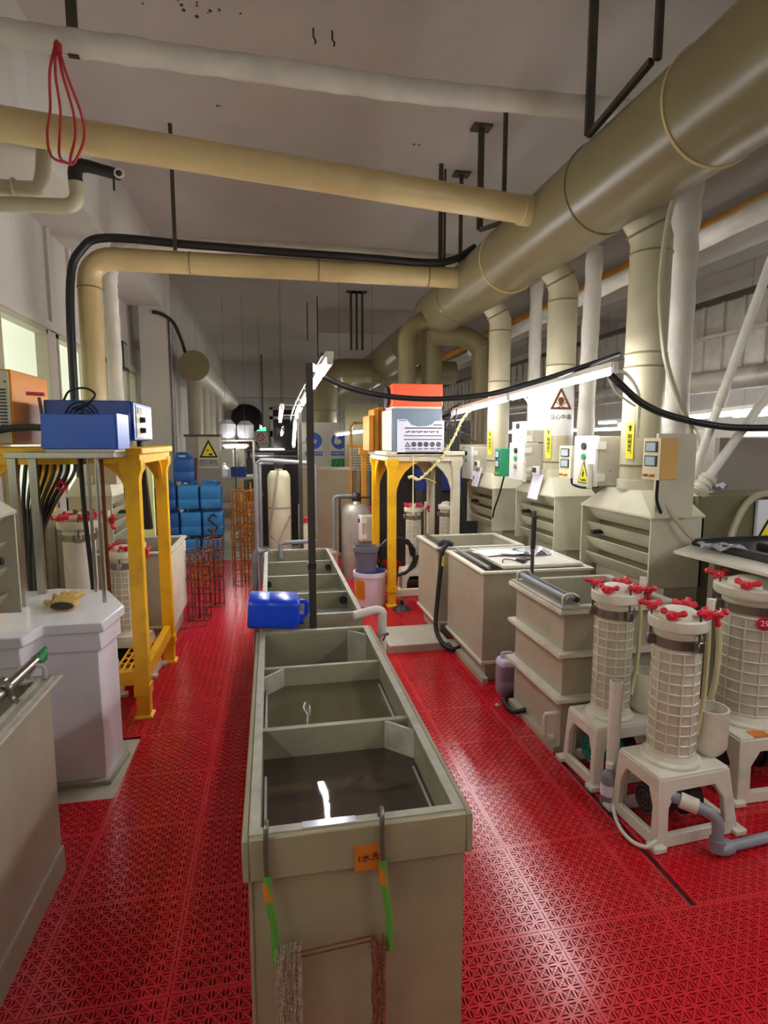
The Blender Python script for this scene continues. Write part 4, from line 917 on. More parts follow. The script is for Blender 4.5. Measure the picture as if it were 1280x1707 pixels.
for x, y, lab in ((2.14, 4.42, 'white notice sheet hanging on the middle hood roof'), (2.14, 5.8, 'small white notice hanging on the farthest hood roof')):
    t = thing('notice_sheet', lab, 'paper', (x, y, 1.1))
    part('sheet', MB().loft([(x - .05, y - .09, 1.13), (x - .05, y + .09, 1.13), (x - .045, y + .09, 1.13), (x - .045, y - .09, 1.13)], [(x, y - .09, 1.33), (x, y + .09, 1.33), (x + .005, y + .09, 1.33), (x + .005, y - .09, 1.33)]), 'paper', t)
    part('digital_clock', MB().cbox((x - .02, y, 1.36), (.03, .09, .07)), 'doorwhite', t, .004); part('clock_screen', MB().cbox((x - .037, y, 1.365), (.004, .065, .04)), 'blackp', t)
for pts, lab in (([(2.15, 5.15, 1.27), (2.12, 5.18, 1.1), (2.1, 5.25, .95), (2.125, 5.345, .86)], 'black lead hanging from the green meter'),
                 ([(2.05, 2.8, 1.4), (2.08, 2.84, 1.28), (2.14, 2.88, 1.2)], 'black lead hanging from the tan meter'),
                 ([(2.15, 3.9, 1.34), (2.14, 3.86, 1.29), (2.18, 3.78, 1.27), (2.25, 3.7, 1.28)], 'black lead below the cream meter')):
    single('black_lead', MB().tube(pts, .009, 6, sub=4), 'black', lab, 'cable')
# skull sign on clear film, paper beside it
t = thing('film_curtain', 'clear plastic film with a skull warning triangle hanging from the lamp', 'sign', (2.15, 4.2, 1.6))
part('film', MB().loft([(2.09, 4.2, 2.12), (2.30, 4.2, 2.12), (2.30, 4.201, 2.12), (2.09, 4.201, 2.12)], [(2.10, 4.18, 1.64), (2.29, 4.18, 1.64), (2.29, 4.181, 1.64), (2.10, 4.181, 1.64)]), 'film', t)
mtx = plane_mtx((2.195, 4.185, 1.9), (1, 0, 0), (0, .04, 1))
part('triangle_border', MB().frame([mtx @ Vector(p) for p in ((-.09, -.06, .002), (.09, -.06, .002), (0, .11, .002))], [mtx @ Vector(p) for p in ((-.062, -.044, .002), (.062, -.044, .002), (0, .075, .002))], mtx.to_3x3() @ Vector((0, 0, .001))), 'rust', t)
sk = MB().lathe([(.002, 0), (.022, .006), (.026, .018), (.02, .034), (.002, .042)], (0, 0, 0), 16)
part('skull_mark', poly_on(mtx, [(-.024, 0), (-.014, -.012), (-.014, -.022), (.014, -.022), (.014, -.012), (.024, 0), (.022, .02), (.01, .032), (-.01, .032), (-.022, .02)], .002), 'rust', t)
for s_ in (-1, 1): part('bone_mark', poly_on(mtx, [(-.045, -.03 * s_ - .03), (-.045, -.024 * s_ - .03), (.045, .03 * s_ - .03), (.045, .024 * s_ - .03)], .002), 'rust', t)
for x in (2.1, 2.29): part('string', MB().tube([(1.92, 4.2, 1.975), (x, 4.2, 2.11)], .002, 4), 'white_pipe', t)
text_part('lettering', '当心中毒', .045, 'blackink', t, plane_mtx((2.195, 4.18, 1.78), (1, 0, 0), (0, .04, 1)))
single('blank_sheet', MB().box(1.885, 2.03, 4.1, 4.103, 1.68, 1.985), 'paper', 'blank white sheet hanging under the lamp left of the skull film', 'paper')
for i, (x, y) in enumerate(((1.98, 3.02), (2.03, 4.42))):
    single('lamp_bracket', MB().tube([(1.9 + .02 * 0, y, 1.99), (1.98, y, 1.97), (2.06, y, 1.86), (2.1, y + .05, 1.7), (2.12, y + .08, 1.62)], .01, 6, sub=4), 'pp_light', ('curved pale bracket under the near end of the right lamp', 'curved pale bracket under the right lamp near the middle riser')[i], 'bracket')

# ------------------------------------------------------------------ left side
t = thing('plating_tank', 'grey tank with steel rod rails at the bottom left corner', 'tank', (-1.2, 1.4, -.014))
part('shell', MB().open_box(-1.65, -.80, .7, 2.20, -.014, .74, .02, .05), 'pp', t)
part('rim', MB().frame([(-1.68, .67, .74), (-.765, .67, .74), (-.765, 2.235, .74), (-1.68, 2.235, .74)], [(-1.62, .73, .74), (-.83, .73, .74), (-.83, 2.17, .74), (-1.62, 2.17, .74)], (0, 0, .012)), 'rim', t, .003)
part('rim_strip', MB().box(-.79, -.785, .7, 2.2, .752, .762), 'rim', t); part('rim_strip', MB().box(-.825, -.818, .7, 2.17, .752, .766), 'rim', t)
part('water', MB().box(-1.62, -.83, .73, 2.17, .55, .56), 'water_dark', t)
part('skirt', MB().box(-.80, -.79, .7, 2.2, -.014, .10), 'pp', t)
for x, z, y1 in ((-.86, .80, 2.28), (-.915, .78, 2.12)):
    part('rail', MB().cyl((x, .7, z), (x, y1, z), .019, n=16), 'steel', t)
part('green_tape', MB().tube([(-.86, 2.25, .80), (-.855, 2.3, .808), (-.852, 2.33, .82)], [.021, .016, .010], 8).box(-.856, -.851, 2.27, 2.34, .775, .825), 'signgreen', t, label='green tape end on the rail')
for y in (1.2, 1.75, 1.98):
    part('bracket', MB().tube([(-.935, y, .775), (-.93, y, .81), (-.90, y, .822), (-.87, y, .832), (-.84, y, .82), (-.835, y, .78), (-.815, y, .76)], .011, 6, sub=3), 'steel', t)
part('rail_support', MB().tube([(-.86, 2.18, .76), (-.845, 2.2, .80), (-.815, 2.2, .795), (-.81, 2.19, .755)], .008, 8, sub=3), 'rim', t)

LID = [(-1.62, 2.60), (-1.04, 2.60), (-1.01, 2.755), (-.765, 2.755), (-.735, 3.03), (-.89, 3.36), (-1.17, 3.455), (-1.62, 3.38)]
def inset(poly, d):
    cx = sum(p[0] for p in poly) / len(poly); cy = sum(p[1] for p in poly) / len(poly)
    return [(x + (d if x < cx else -d), y + (d if y < cy else -d)) for x, y in poly]
t = thing('lidded_tank', 'glossy white many-sided tank with a white lid, yellow glove on top', 'tank', (-1.2, 3.0, -.014))
part('lid', MB().prism(LID, .735, .785), 'white', t, .006)
part('cap_tier', MB().prism(inset(LID, .018), .645, .735), 'white', t, .004)
part('body', MB().prism(inset(LID, .034), .0, .645), 'white', t, .003)
part('base_strip', MB().prism(inset(LID, .01), -.014, .018), 'rim', t, .006)
single('concrete_patch', MB().box(-1.12, -.73, 2.645, 3.19, -.014, -.008), 'slab', 'bare concrete patch at the foot of the white tank', 'patch')
# glove
t = thing('rubber_glove', 'tan rubber glove lying on the white tank lid', 'glove', (-1.02, 3.08, .785))
g = MB()
def ell(c, a, b_, rot):
    return [(c[0] + math.cos(k * PI / 6) * a * math.cos(rot), c[1] + math.cos(k * PI / 6) * a * math.sin(rot), c[2] + math.sin(k * PI / 6) * b_) for k in range(12)]
rr = math.radians(-8)
g.sweep([ell((-1.0, 2.965, .812), .062, .026, rr), ell((-1.0, 2.985, .81), .064, .026, rr), ell((-1.01, 3.05, .808), .066, .022, rr), ell((-1.03, 3.12, .806), .062, .02, rr), ell((-1.045, 3.165, .804), .05, .016, rr)])
part('cuff_palm', g, 'rubberglove', t)
part('cuff_mouth', MB().sweep([ell((-1.0, 2.963, .812), .055, .02, rr), ell((-1.0, 2.966, .812), .055, .02, rr)]), 'dark', t, label='dark opening of the cuff')
for pts in ([(-1.005, 3.14, .806), (-.99, 3.2, .808), (-.985, 3.26, .80)], [(-1.03, 3.15, .806), (-1.03, 3.22, .812), (-1.035, 3.29, .80)], [(-1.06, 3.15, .806), (-1.07, 3.21, .812), (-1.08, 3.27, .80)], [(-1.08, 3.13, .806), (-1.1, 3.18, .81), (-1.115, 3.22, .80)], [(-1.07, 3.05, .804), (-1.1, 3.07, .806), (-1.125, 3.11, .80)]):
    part('finger', MB().tube(pts, [.017, .016, .015, .014, .014, .013, .013, .011, .006], 10, sub=4), 'rubberglove', t)

def stand(label, x0, x1, y0, y1, zt, mats, w=.075, rung=True, deep=True, zslab=.09, arch=.16):
    """moulded stand: slab top, four legs with flared capitals and plinth feet, arched gussets"""
    t = thing('equipment_stand', label, 'stand', ((x0 + x1) / 2, (y0 + y1) / 2, -.014))
    part('top_slab', MB().box(x0 - .07, x1 + .07, y0 - .07, y1 + .07, zt - .04, zt), mats[2], t, .006)
    part('apron', MB().frame(loop4(x0 - .05, x1 + .05, y0 - .05, y1 + .05, zt - zslab), loop4(x0 - .01, x1 + .01, y0 - .01, y1 + .01, zt - zslab), (0, 0, zslab - .04)), mats[2], t)
    for i, (x, y) in enumerate(((x0, y0), (x1, y0), (x1, y1), (x0, y1))):
        m = mats[0] if x == x1 else mats[1]
        a = w / 2; q = lambda k, z: loop4(x - k, x + k, y - k, y + k, z)
        b = MB().sweep([q(a * 1.0, .2), q(a, zt - .19), q(a * 1.15, zt - .15), q(a * 1.5, zt - .12), q(a * 1.5, zt - zslab + .02)])
        lg = part('leg', b, m, t)
        part('foot', MB().sweep([q(a * 1.35, -.014), q(a * 1.35, .01), q(a * .95, .02), q(a * .95, .13), q(a * 1.2, .14), q(a * 1.2, .2)]), m, lg)
        for dx, dy in ((1 if x == x0 else -1, 0), (0, 1 if y == y0 else -1)):       # arch gusset
            pts = [(a, -zslab), (a + arch, -zslab)] + [(a + arch * (1 - math.sin(k * PI / 12)), -zslab - arch * 1.2 * (1 - math.cos(k * PI / 12))) for k in range(1, 7)]
            A = [(x + dx * u + dy * .012, y + dy * u + dx * .012, zt + v) for u, v in pts]; B = [(x + dx * u - dy * .012, y + dy * u - dx * .012, zt + v) for u, v in pts]
            part('gusset', MB().loft(A, B), m, lg)
    if rung:
        for (xa, ya), (xb, yb) in (((x1, y0), (x1, y1)), ((x0, y0), (x0, y1)), ((x0, y0), (x1, y0))):
            part('rung', MB().bar((xa, ya, .24), (xb, yb, .24), .045, .08), mats[2], t)
    return t
st1 = stand('yellow moulded stand on the left carrying the blue and orange power boxes', -1.5, -.755, 3.45, 4.32, 1.565, ('yellow', 'yellow', 'yellow'))
gr = MB()
for k in range(9): gr.bar((-.96, 3.5 + k * .095, .20), (-.80, 3.5 + k * .095, .20), .008, .012)
for k in range(5): gr.bar((-.96 + k * .04, 3.5, .205), (-.96 + k * .04, 4.26, .205), .008, .012)
part('mesh_shelf', gr, 'yellow', st1, label='yellow mesh shelf between the lower rungs')
t = thing('steel_table', 'bare steel frame table in front of the yellow stand', 'table', (-1.05, 3.2, 0))
part('table_top', MB().box(-1.25, -.755, 3.08, 3.36, 1.515, 1.545), 'steel', t, .003)
part('leg', MB().box(-1.238, -1.202, 3.085, 3.12, .785, 1.515), 'steel', t); part('leg', MB().cyl((-.845, 3.1, .785), (-.845, 3.1, 1.515), .009, n=10), 'steel', t)
part('leg', MB().box(-1.238, -1.2, 3.33, 3.36, .785, 1.515), 'steel', t); part('leg', MB().cyl((-.95, 3.34, .785), (-.95, 3.34, 1.515), .009, n=10), 'steel', t)
# power boxes
t = thing('power_box', 'bright blue metal box on the steel table, front of the left boxes', 'box', (-.92, 3.22, 1.545))
part('case', MB().box(-1.085, -.745, 3.1, 3.34, 1.56, 1.73), 'blue', t, .004); part('base_plate', MB().box(-1.07, -.76, 3.11, 3.33, 1.545, 1.56), 'signwhite', t)
part('side_flange', MB().box(-.745, -.738, 3.1, 3.34, 1.56, 1.735), 'blue', t)
t = thing('rectifier', 'dark blue rectifier with knobs on its white front panel', 'rectifier', (-.97, 3.68, 1.565))
part('case', MB().box(-1.19, -.755, 3.46, 3.98, 1.60, 1.82), 'blue2', t, .006)
part('front_panel', MB().box(-.755, -.738, 3.47, 3.97, 1.605, 1.815), 'blue2', t, .003)
part('white_face', MB().box(-.738, -.735, 3.68, 3.95, 1.615, 1.80), 'white', t); part('black_face', MB().box(-.738, -.7345, 3.52, 3.68, 1.62, 1.80), 'signwhite', t)
for y, z in ((3.62, 1.66), (3.62, 1.72)): part('knob', MB().cyl((-.735, y, z), (-.705, y, z), .017, .014, 14), 'blackp', t)
part('meter_display', MB().box(-.734, -.731, 3.55, 3.66, 1.755, 1.79), 'blackp', t)
for x, y in ((-1.1, 3.5), (-.8, 3.5), (-1.1, 3.9), (-.8, 3.9)): part('foot', MB().cyl((x, y, 1.565), (x, y, 1.60), .02, n=10), 'blackp', t)
fan = MB()
for k in range(4): fan.ring((-1.0, 3.455, 1.725), .025 + .02 * k, .004, (0, 1, 0), 24, 5)
fan.bar((-1.09, 3.455, 1.725), (-.91, 3.455, 1.725), .004, .006); fan.bar((-1.0, 3.455, 1.635), (-1.0, 3.455, 1.815), .004, .006)
part('fan_grille', fan, 'blackp', t)
single('cable_loop', MB().tube([(-1.1, 3.5, 1.82), (-1.06, 3.48, 1.87), (-.98, 3.47, 1.885), (-.93, 3.47, 1.85), (-.97, 3.45, 1.80), (-1.03, 3.44, 1.77)], .006, 6, sub=5), 'black', 'thin black cable looping over the dark blue rectifier', 'cable')
t = thing('red_valve', 'small red lever valve between the orange and blue boxes', 'valve', (-1.22, 3.45, 1.565))
part('stem', MB().tube([(-1.2, 3.44, 1.565), (-1.19, 3.44, 1.7), (-1.2, 3.44, 1.83)], .009, 8), 'darksteel', t); part('lever', MB().bar((-1.26, 3.44, 1.85), (-1.17, 3.43, 1.845), .012, .02), 'redknob', t)
t = thing('rectifier', 'old orange rectifier with a louvred rusty front at the far left', 'rectifier', (-1.44, 3.7, 1.565))
part('case', MB().box(-1.56, -1.335, 3.45, 3.97, 1.58, 1.975), 'orangecase', t, .004)
part('front', MB().box(-1.548, -1.345, 3.440, 3.452, 1.59, 1.965), 'signwhite', t)
lv = MB()
for c in range(4):
    for k in range(13): lv.box(-1.535 + c * .047, -1.50 + c * .047, 3.434, 3.441, 1.66 + k * .017, 1.668 + k * .017)
part('louvres', lv, 'blackp', t)
part('lead', MB().tube([(-1.42, 3.44, 1.93), (-1.44, 3.42, 1.91), (-1.45, 3.42, 1.8), (-1.44, 3.42, 1.7), (-1.42, 3.4, 1.6)], .006, 6, sub=4), 'blackp', t)
for p in ((-1.53, 1.91), (-1.36, 1.91)): part('screw', MB().cyl((p[0], 3.436, p[1]), (p[0], 3.442, p[1]), .006, n=8), 'rust', t)
single('thick_cable', MB().tube([(-1.08, 3.3, 1.66), (-1.2, 3.34, 1.67), (-1.35, 3.36, 1.66), (-1.5, 3.38, 1.62), (-1.62, 3.4, 1.56)], .018, 8, sub=4), 'black', 'thick black cable arching left behind the bright blue box', 'cable')
# cables hanging below the steel table
for i in range(9):
    x0 = -1.31 + .034 * i; x1 = -1.335 + .010 * i
    single('hanging_cable', MB().tube([(x0, 3.42, 1.5), (x0 - .01, 3.41, 1.42), (x0 - .02 - .012 * i, 3.42, 1.26), (x1 + .02, 3.42, 1.06), (x1, 3.43, .80), (x1 - .01, 3.43, -.01)], .009 + .002 * (i % 2), 6, sub=4), ('black', 'black', 'darksteel')[i % 3],
           'dark cable in the bundle under the steel table, %s counting from the left' % (ORD + ('ninth',))[i], 'cable', group='cable bundle under the steel table')
single('hanging_cable', MB().tube([(-1.0, 3.38, 1.52), (-1.0, 3.40, 1.2), (-.985, 3.40, .9), (-.98, 3.42, .60)], .013, 8, sub=3), 'black', 'straight black cable dropping in front of the smooth filter', 'cable')
single('hanging_cable', MB().tube([(-.90, 3.4, 1.5), (-.905, 3.42, 1.3), (-.91, 3.44, .95), (-.91, 3.45, .6)], .010, 8, sub=3), 'rust', 'brownish tube dropping right of the smooth filter', 'tube')
single('hanging_cable', MB().tube([(-.98, 4.2, 1.5), (-.97, 4.21, 1.3), (-.95, 4.2, 1.1), (-.9, 4.22, .95)], .016, 8, sub=3), 'black', 'black cable sagging between the yellow legs', 'cable')
single('red_clamp', MB().tube([(-1.13, 3.40, 1.36), (-1.1, 3.39, 1.33), (-1.08, 3.39, 1.36), (-1.11, 3.4, 1.39)], .01, 6, closed=True), 'redknob', 'small red clamp in the cable bundle', 'clamp')
single('dark_cloth', MB().loft([(-.97, 4.30, .98), (-.84, 4.30, .98), (-.83, 4.34, .98), (-.96, 4.34, .98)], [(-.94, 4.30, 1.476), (-.86, 4.30, 1.476), (-.86, 4.33, 1.476), (-.94, 4.33, 1.476)]), 'blackp', 'dark cloth hanging behind the right legs of the yellow stand', 'cloth')
filter_pump('tall smooth cream filter with red knobs behind the steel table', (-1.17, 3.84, 0), .2, .092, 1.15, (.13, .12), .24, grid=False, ncup=0, motor='blackp')
filter_pump('short ribbed filter pump beside the yellow legs on the left', (-1.0, 4.16, 0), -.1, .078, .90, (.12, .10), .27, ncup=0, motor='blackp')
single('filter_rag', sheet(-1.14, 3.86, 1.155, .12, .09, .3, 6, 5, .02), 'rubberglove', 'tan glove-like rag lying on the tall smooth filter', 'rag')
t = plain_tank('grey tank whose pale side panel faces the left aisle behind the stand', -1.5, -.775, 4.62, 5.4, .745, .03, .16)
part('side_panel', MB().box(-.775, -.762, 4.63, 5.38, .16, .72), 'pp_light', t, .003)
control_box('small white control box on the left hood, two dark knobs', -1.32, 4.6, 4.8, 1.28, 1.52, .2, False, 2)
t = thing('steel_housing', 'upright pale steel housing with grooves behind the hanging cables', 'housing', (-1.32, 4.2, -.014))
b = MB().box(-1.5, -1.28, 4.05, 4.35, -.014, 1.12); part('housing', b, 'galv', t, .006)
for k in range(3): part('groove_bar', MB().box(-1.47 + k * .07, -1.44 + k * .07, 4.03, 4.05, .3, 1.05), 'steel', t)
single('yellow_notice', MB().box(-1.32, -1.03, 5.45, 5.5, -.014, 1.42), 'paleyellow', 'pale yellow sheet glimpsed between the right legs of the yellow stand', 'sheet')
t = thing('wall_speaker', 'small dark box with a pale grille on the left wall', 'speaker', (-1.84, 8.05, 2.5))
part('case', MB().box(-1.89, -1.78, 7.98, 8.22, 2.5, 2.85), 'blackp', t, .006); part('grille', MB().box(-1.785, -1.775, 8.0, 8.2, 2.53, 2.82), 'galv', t)
single('black_cable', MB().tube([(-1.545, 8.701, 3.356), (-1.428, 8.713, 3.333), (-1.288, 8.76, 3.239), (-1.194, 8.877, 3.005), (-1.171, 9.111, 2.794)], .025, 8, sub=4), 'black', 'black cable curving over the top of the white column', 'cable')
single('conduit', MB().cyl((-1.35, 8.785, 0), (-1.35, 8.785, 3.3), .012, n=8), 'darksteel', 'thin upright conduit on the corner of the white column', 'conduit')
single('conduit', MB().tube([(-1.82, 4.53, 3.44), (-1.82, 4.53, 1.0)], .035, 10), 'riser', 'upright pale conduit between the two nearest windows', 'conduit')

# ------------------------------------------------------------------ blue drums
bo, ha, ca = jerrycan(None, .265, .27, .36)
t = thing('square_drum', 'x', 'drum', (0, 0, 0)); proto = t
part('body', bo, 'bluedrum', t, local=True); part('handle', ha, 'bluedrum', t, local=True); part('cap', ca, 'bluedrum2', t, local=True)
cols = ('left', 'middle', 'right'); rows = ('bottom', 'second', 'third')
first = True; drums = {}
for r in range(3):
    for c in range(3):
        loc = (-1.36 + c * .285 + (.02 if r == 1 else 0), 8.1 + random.uniform(-.02, .02), -.014 + r * .362)
        lab = 'faded blue square drum, %s column, %s row of the stack' % (cols[c], rows[r])
        if r == 1 and c == 2: lab = 'faded blue square drum marked with a dark letter S'
        if first: proto.location = loc; proto['label'] = lab; proto['group'] = 'stacked blue drums'; first = False; drums[(r, c)] = proto
        else: drums[(r, c)] = dup(proto, loc, random.uniform(-.03, .03), lab)
for k in ((1, 0), (2, 0), (0, 0)):
    for ch in drums[k].children:
        ch.data = ch.data.copy(); ch.data.materials[0] = M['bluedrum2']
top = dup(proto, (-1.13, 8.12, -.014 + 3 * .362), .1, 'dark blue drum standing alone on top of the stack')
for ch in top.children: ch.data = ch.data.copy(); ch.data.materials[0] = M['bluedrum2']
BASE[drums[(1, 2)].name] = Vector(drums[(1, 2)].location); drums[(1, 2)].rotation_euler = (0, 0, 0)
l = drums[(1, 2)].location
part('letter_mark', MB().tube([(l.x + .06, l.y - .14, l.z + .25), (l.x, l.y - .14, l.z + .28), (l.x - .05, l.y - .14, l.z + .22), (l.x, l.y - .14, l.z + .17), (l.x + .05, l.y - .14, l.z + .11), (l.x, l.y - .14, l.z + .05), (l.x - .06, l.y - .14, l.z + .09)], .012, 8, sub=5), 'dark', drums[(1, 2)], label='dark painted letter S')

# ------------------------------------------------------------------ wire racks in the left aisle
def rack(label, x, y, r, h, m, hoops, rods, stuff=0, group=None):
    t = thing('wire_rack', label, 'rack', (x, y, 0))
    for k in range(rods):
        a = 2 * PI * k / rods; part('upright', MB().cyl((x + r * math.cos(a), y + r * math.sin(a), 0), (x + r * math.cos(a), y + r * math.sin(a), h), .005, n=6), m, t)
    for k in range(hoops): part('hoop', MB().ring((x, y, .01 + h * k / (hoops - 1)), r, .005, (0, 0, 1), 20, 5), m, t)
    part('spine', MB().cyl((x, y, 0), (x, y, h + .12), .009, n=8), m, t)
    s = MB()
    for k in range(stuff):
        z = random.uniform(h * .45, h * .98); a = random.random() * 2 * PI; q = r * random.uniform(.15, 1.05)
        c = (x + q * math.cos(a), y + q * math.sin(a), z)
        s.tube([c, (c[0] + .02 * math.cos(a), c[1] + .02 * math.sin(a), z + .02), (c[0] + .03 * math.cos(a), c[1] + .03 * math.sin(a), z - .015)], .0035, 4)
    if stuff: part('prongs', s, 'goldwire', t, kind='stuff')
    return t
rack('tall gold brown wire rack standing farthest down the left aisle', -.31, 6.6, .13, 1.05, 'goldwire', 9, 10, 220)
rack('narrower gold wire rack behind the tall gold rack', -.24, 7.0, .12, 1.0, 'goldwire', 8, 8, 150)
rack('rusty wire rack with bent gold prongs beside the pale side panel', -.66, 5.35, .10, .62, 'rust', 6, 6, 120)
rack('rusty wire rack right behind the pronged one in the left aisle', -.56, 5.75, .085, .66, 'rust', 6, 6, 70)
single('wire_triangle', MB().tube([(-.80, 5.05, 0), (-.58, 5.12, 0), (-.6, 5.4, 0)], .006, 6, closed=True), 'rust', 'rusty triangular wire base on the floor by the racks', 'wire')

# ------------------------------------------------------------------ stand on the right with boxes
st2 = stand('yellow and cream moulded stand behind the right tanks, rope hanging by it', 1.13, 1.76, 5.42, 6.3, 1.50, ('creamframe', 'yellow', 'creamframe'), .075, False, arch=.3)
part('low_rail', MB().bar((1.13, 5.42, .13), (1.76, 5.42, .13), .05, .06), 'creamframe', st2)
single('cone_weight', MB().lathe([(.09, 0), (.07, .025), (.02, .05), (.02, .09)], (1.2, 5.28, 0), 20), 'blackp', 'black cone-shaped foot on the floor beside the yellow post', 'foot')
t = thing('grey_case', 'grey blue case with a printed safety sheet on its front', 'box', (1.37, 5.6, 1.5))
part('case', MB().box(1.12, 1.60, 5.36, 5.85, 1.5, 1.90), 'greyblue', t, .006)
part('side_panel', MB().box(1.115, 1.12, 5.37, 5.84, 1.51, 1.89), 'signwhite', t)
sh = part('safety_sheet', poly_on(plane_mtx((0, 5.355, 0), (1, 0, 0), (0, 0, 1)), [(1.165, 1.475), (1.62, 1.475), (1.62, 1.79), (1.53, 1.785), (1.50, 1.755), (1.44, 1.737), (1.36, 1.735), (1.30, 1.75), (1.27, 1.785), (1.25, 1.80), (1.165, 1.80)], .005), 'paper', t, smooth=False, label='printed sheet with lines and round pictograms')
ln = MB(); ic = MB()
for z, x0, x1, h in ((1.785, 1.18, 1.25, .006), (1.745, 1.515, 1.60, .008), (1.715, 1.24, 1.60, .010), (1.645, 1.23, 1.60, .007), (1.61, 1.23, 1.60, .007)): ln.box(x0, x1, 5.347, 5.35, z, z + h)
for k in range(16): ln.box(1.25 + .02 * k, 1.262 + .02 * k, 5.347, 5.35, 1.675 + .005 * (k % 3), 1.69 + .004 * (k % 2)); ln.box(1.25 + .02 * k, 1.264 + .02 * k, 5.347, 5.35, 1.498, 1.505)
part('printed_lines', ln, 'ink', sh)
for k in range(6):
    x = 1.265 + .06 * k
    if k == 0: ic.frame([(x - .026, 5.349, 1.545), (x + .026, 5.349, 1.545), (x, 5.349, 1.592)], [(x - .014, 5.349, 1.552), (x + .014, 5.349, 1.552), (x, 5.349, 1.578)], (0, -.002, 0))
    else: ic.ring((x, 5.348, 1.568), .019, .0045, (0, 1, 0), 16, 4); ic.box(x - .008, x + .008, 5.346, 5.35, 1.558, 1.578)
    ic.box(x - .022, x + .022, 5.347, 5.35, 1.522, 1.53)
part('pictograms', ic, 'ink', sh)
t = thing('orange_case', 'orange box with dark round end on top of the grey case', 'box', (1.37, 5.55, 1.9))
part('case', MB().box(1.13, 1.61, 5.37, 5.8, 1.92, 2.13), 'orange', t, .006); part('base_strip', MB().box(1.14, 1.6, 5.375, 5.79, 1.9, 1.92), 'signwhite', t)
part('round_end', MB().cyl((1.1, 5.58, 2.02), (1.13, 5.58, 2.02), .10, n=24), 'blackp', t)
t = thing('ochre_boxes', 'upright ochre box panels at the left end of the stand', 'box', (.99, 6.1, 1.5))
for k, (x, h) in enumerate(((1.0, .36), (1.06, .43), (1.12, .45))): part('panel', MB().box(x, x + .05, 5.95 + .04 * k, 6.35, 1.5, 1.5 + h), 'ochre', t, .004)
t = thing('orange_post', 'slim orange post of the farther stand left of the yellow posts', 'post', (1.12, 7.05, 0)); part('post', MB().box(1.09, 1.15, 7.02, 7.08, -.014, 1.5), 'ochre', t)
part('cap', MB().box(1.06, 1.18, 6.99, 7.11, 1.44, 1.52), 'ochre', t)
rp = MB(); P = [(1.86, 5.25, 1.915), (1.76, 5.25, 1.79), (1.70, 5.25, 1.66), (1.6, 5.25, 1.48), (1.50, 5.25, 1.37), (1.38, 5.25, 1.26), (1.34, 5.25, 1.24)]
rp.tube(P, .011, 8, sub=5)
for k in range(16):
    i = k / 15 * 5; a = int(i); f = i - a; q = Vector(P[a]).lerp(Vector(P[a + 1]), f); rp.ring(q, .014, .006, (.6, 0, .8), 8, 5)
rp.tube([P[-1], (1.28, 5.25, 1.27), (1.25, 5.25, 1.26)], .016, 6); rp.tube([P[-2], (1.46, 5.25, 1.24), (1.52, 5.25, 1.21)], .004, 5)
single('knotted_rope', rp, 'rope', 'yellowed knotted rope hanging from the right lamp end', 'rope')
single('thin_string', MB().tube([(1.32, 5.345, 1.47), (1.32, 5.345, .9)], .006, 6), 'rope', 'thin pale string hanging inside the cream stand', 'string')
tg = MB()
for k in range(34):
    p = Vector((1.75 + random.uniform(-.1, .1), 6.0 + random.uniform(-.3, .3), 1.78 + random.uniform(-.05, .05)))
    d = Vector((random.uniform(-.1, .55), random.uniform(-.2, .2), random.uniform(-.28, .25))); tg.cyl(p - d * .4, p + d * .8, .011, n=5)
single('rod_tangle', tg, 'dark', 'heap of dark rods and cables piled right of the orange box', 'rods', kind='stuff')
single('shelf_beam', MB().box(1.8, 2.5, 6.2, 6.6, 1.5, 1.56), 'creamframe', 'cream shelf beam under the dark rod heap', 'shelf')
single('shelf_support', MB().box(1.86, 1.93, 6.45, 6.52, -.014, 1.5), 'dark', 'dark post under the cream shelf beam', 'post')
for k in range(4):
    single('hanging_cable', MB().tube([(1.74 + .025 * k, 5.5, 1.75), (1.75 + .02 * k, 5.5, 1.3), (1.76 + .025 * k, 5.45, 1.0), (1.86 + .02 * k, 5.4, .4), (1.9 + .02 * k, 5.4, 0)], .016, 7, sub=4), 'black', 'black cable in the upright bundle by the cream leg, %s from the left' % ORD[k], 'cable', group='upright cable bundle by the cream stand')
single('blue_crate', MB().open_box(1.8, 2.3, 6.8, 7.2, 1.0, 1.25, .02), 'lidblue', 'dark blue crate seen through the cream stand', 'crate')
single('crate_support', MB().box(1.8, 2.3, 6.85, 7.15, -.014, 1.0), 'dark', 'dark support below the blue crate', 'support')
filter_pump('ribbed filter pump seen through the yellow and cream stand', (1.45, 5.85, 0), 0, .075, .95, (.13, .11), .27, ncup=0, motor='blackp')
filter_pump('ribbed grey filter behind the cream leg', (1.86, 6.02, 0), 0, .07, .95, (.1, .1), .27, ncup=0, motor='blackp', knobs=False)
single('coiled_hose', MB().tube([(1.25 + .16 * math.cos(k * .6) * (1 + .02 * k), 5.75, .42 + .2 * math.sin(k * .6)) for k in range(22)], .017, 7), 'black', 'coil of black hose hanging behind the yellow post', 'hose')
# dark recess behind
single('dark_partition', MB().box(1.3, 3.2, 7.6, 7.7, -.014, 1.5), 'dark', 'dark partition in the shade behind the stand', 'panel')
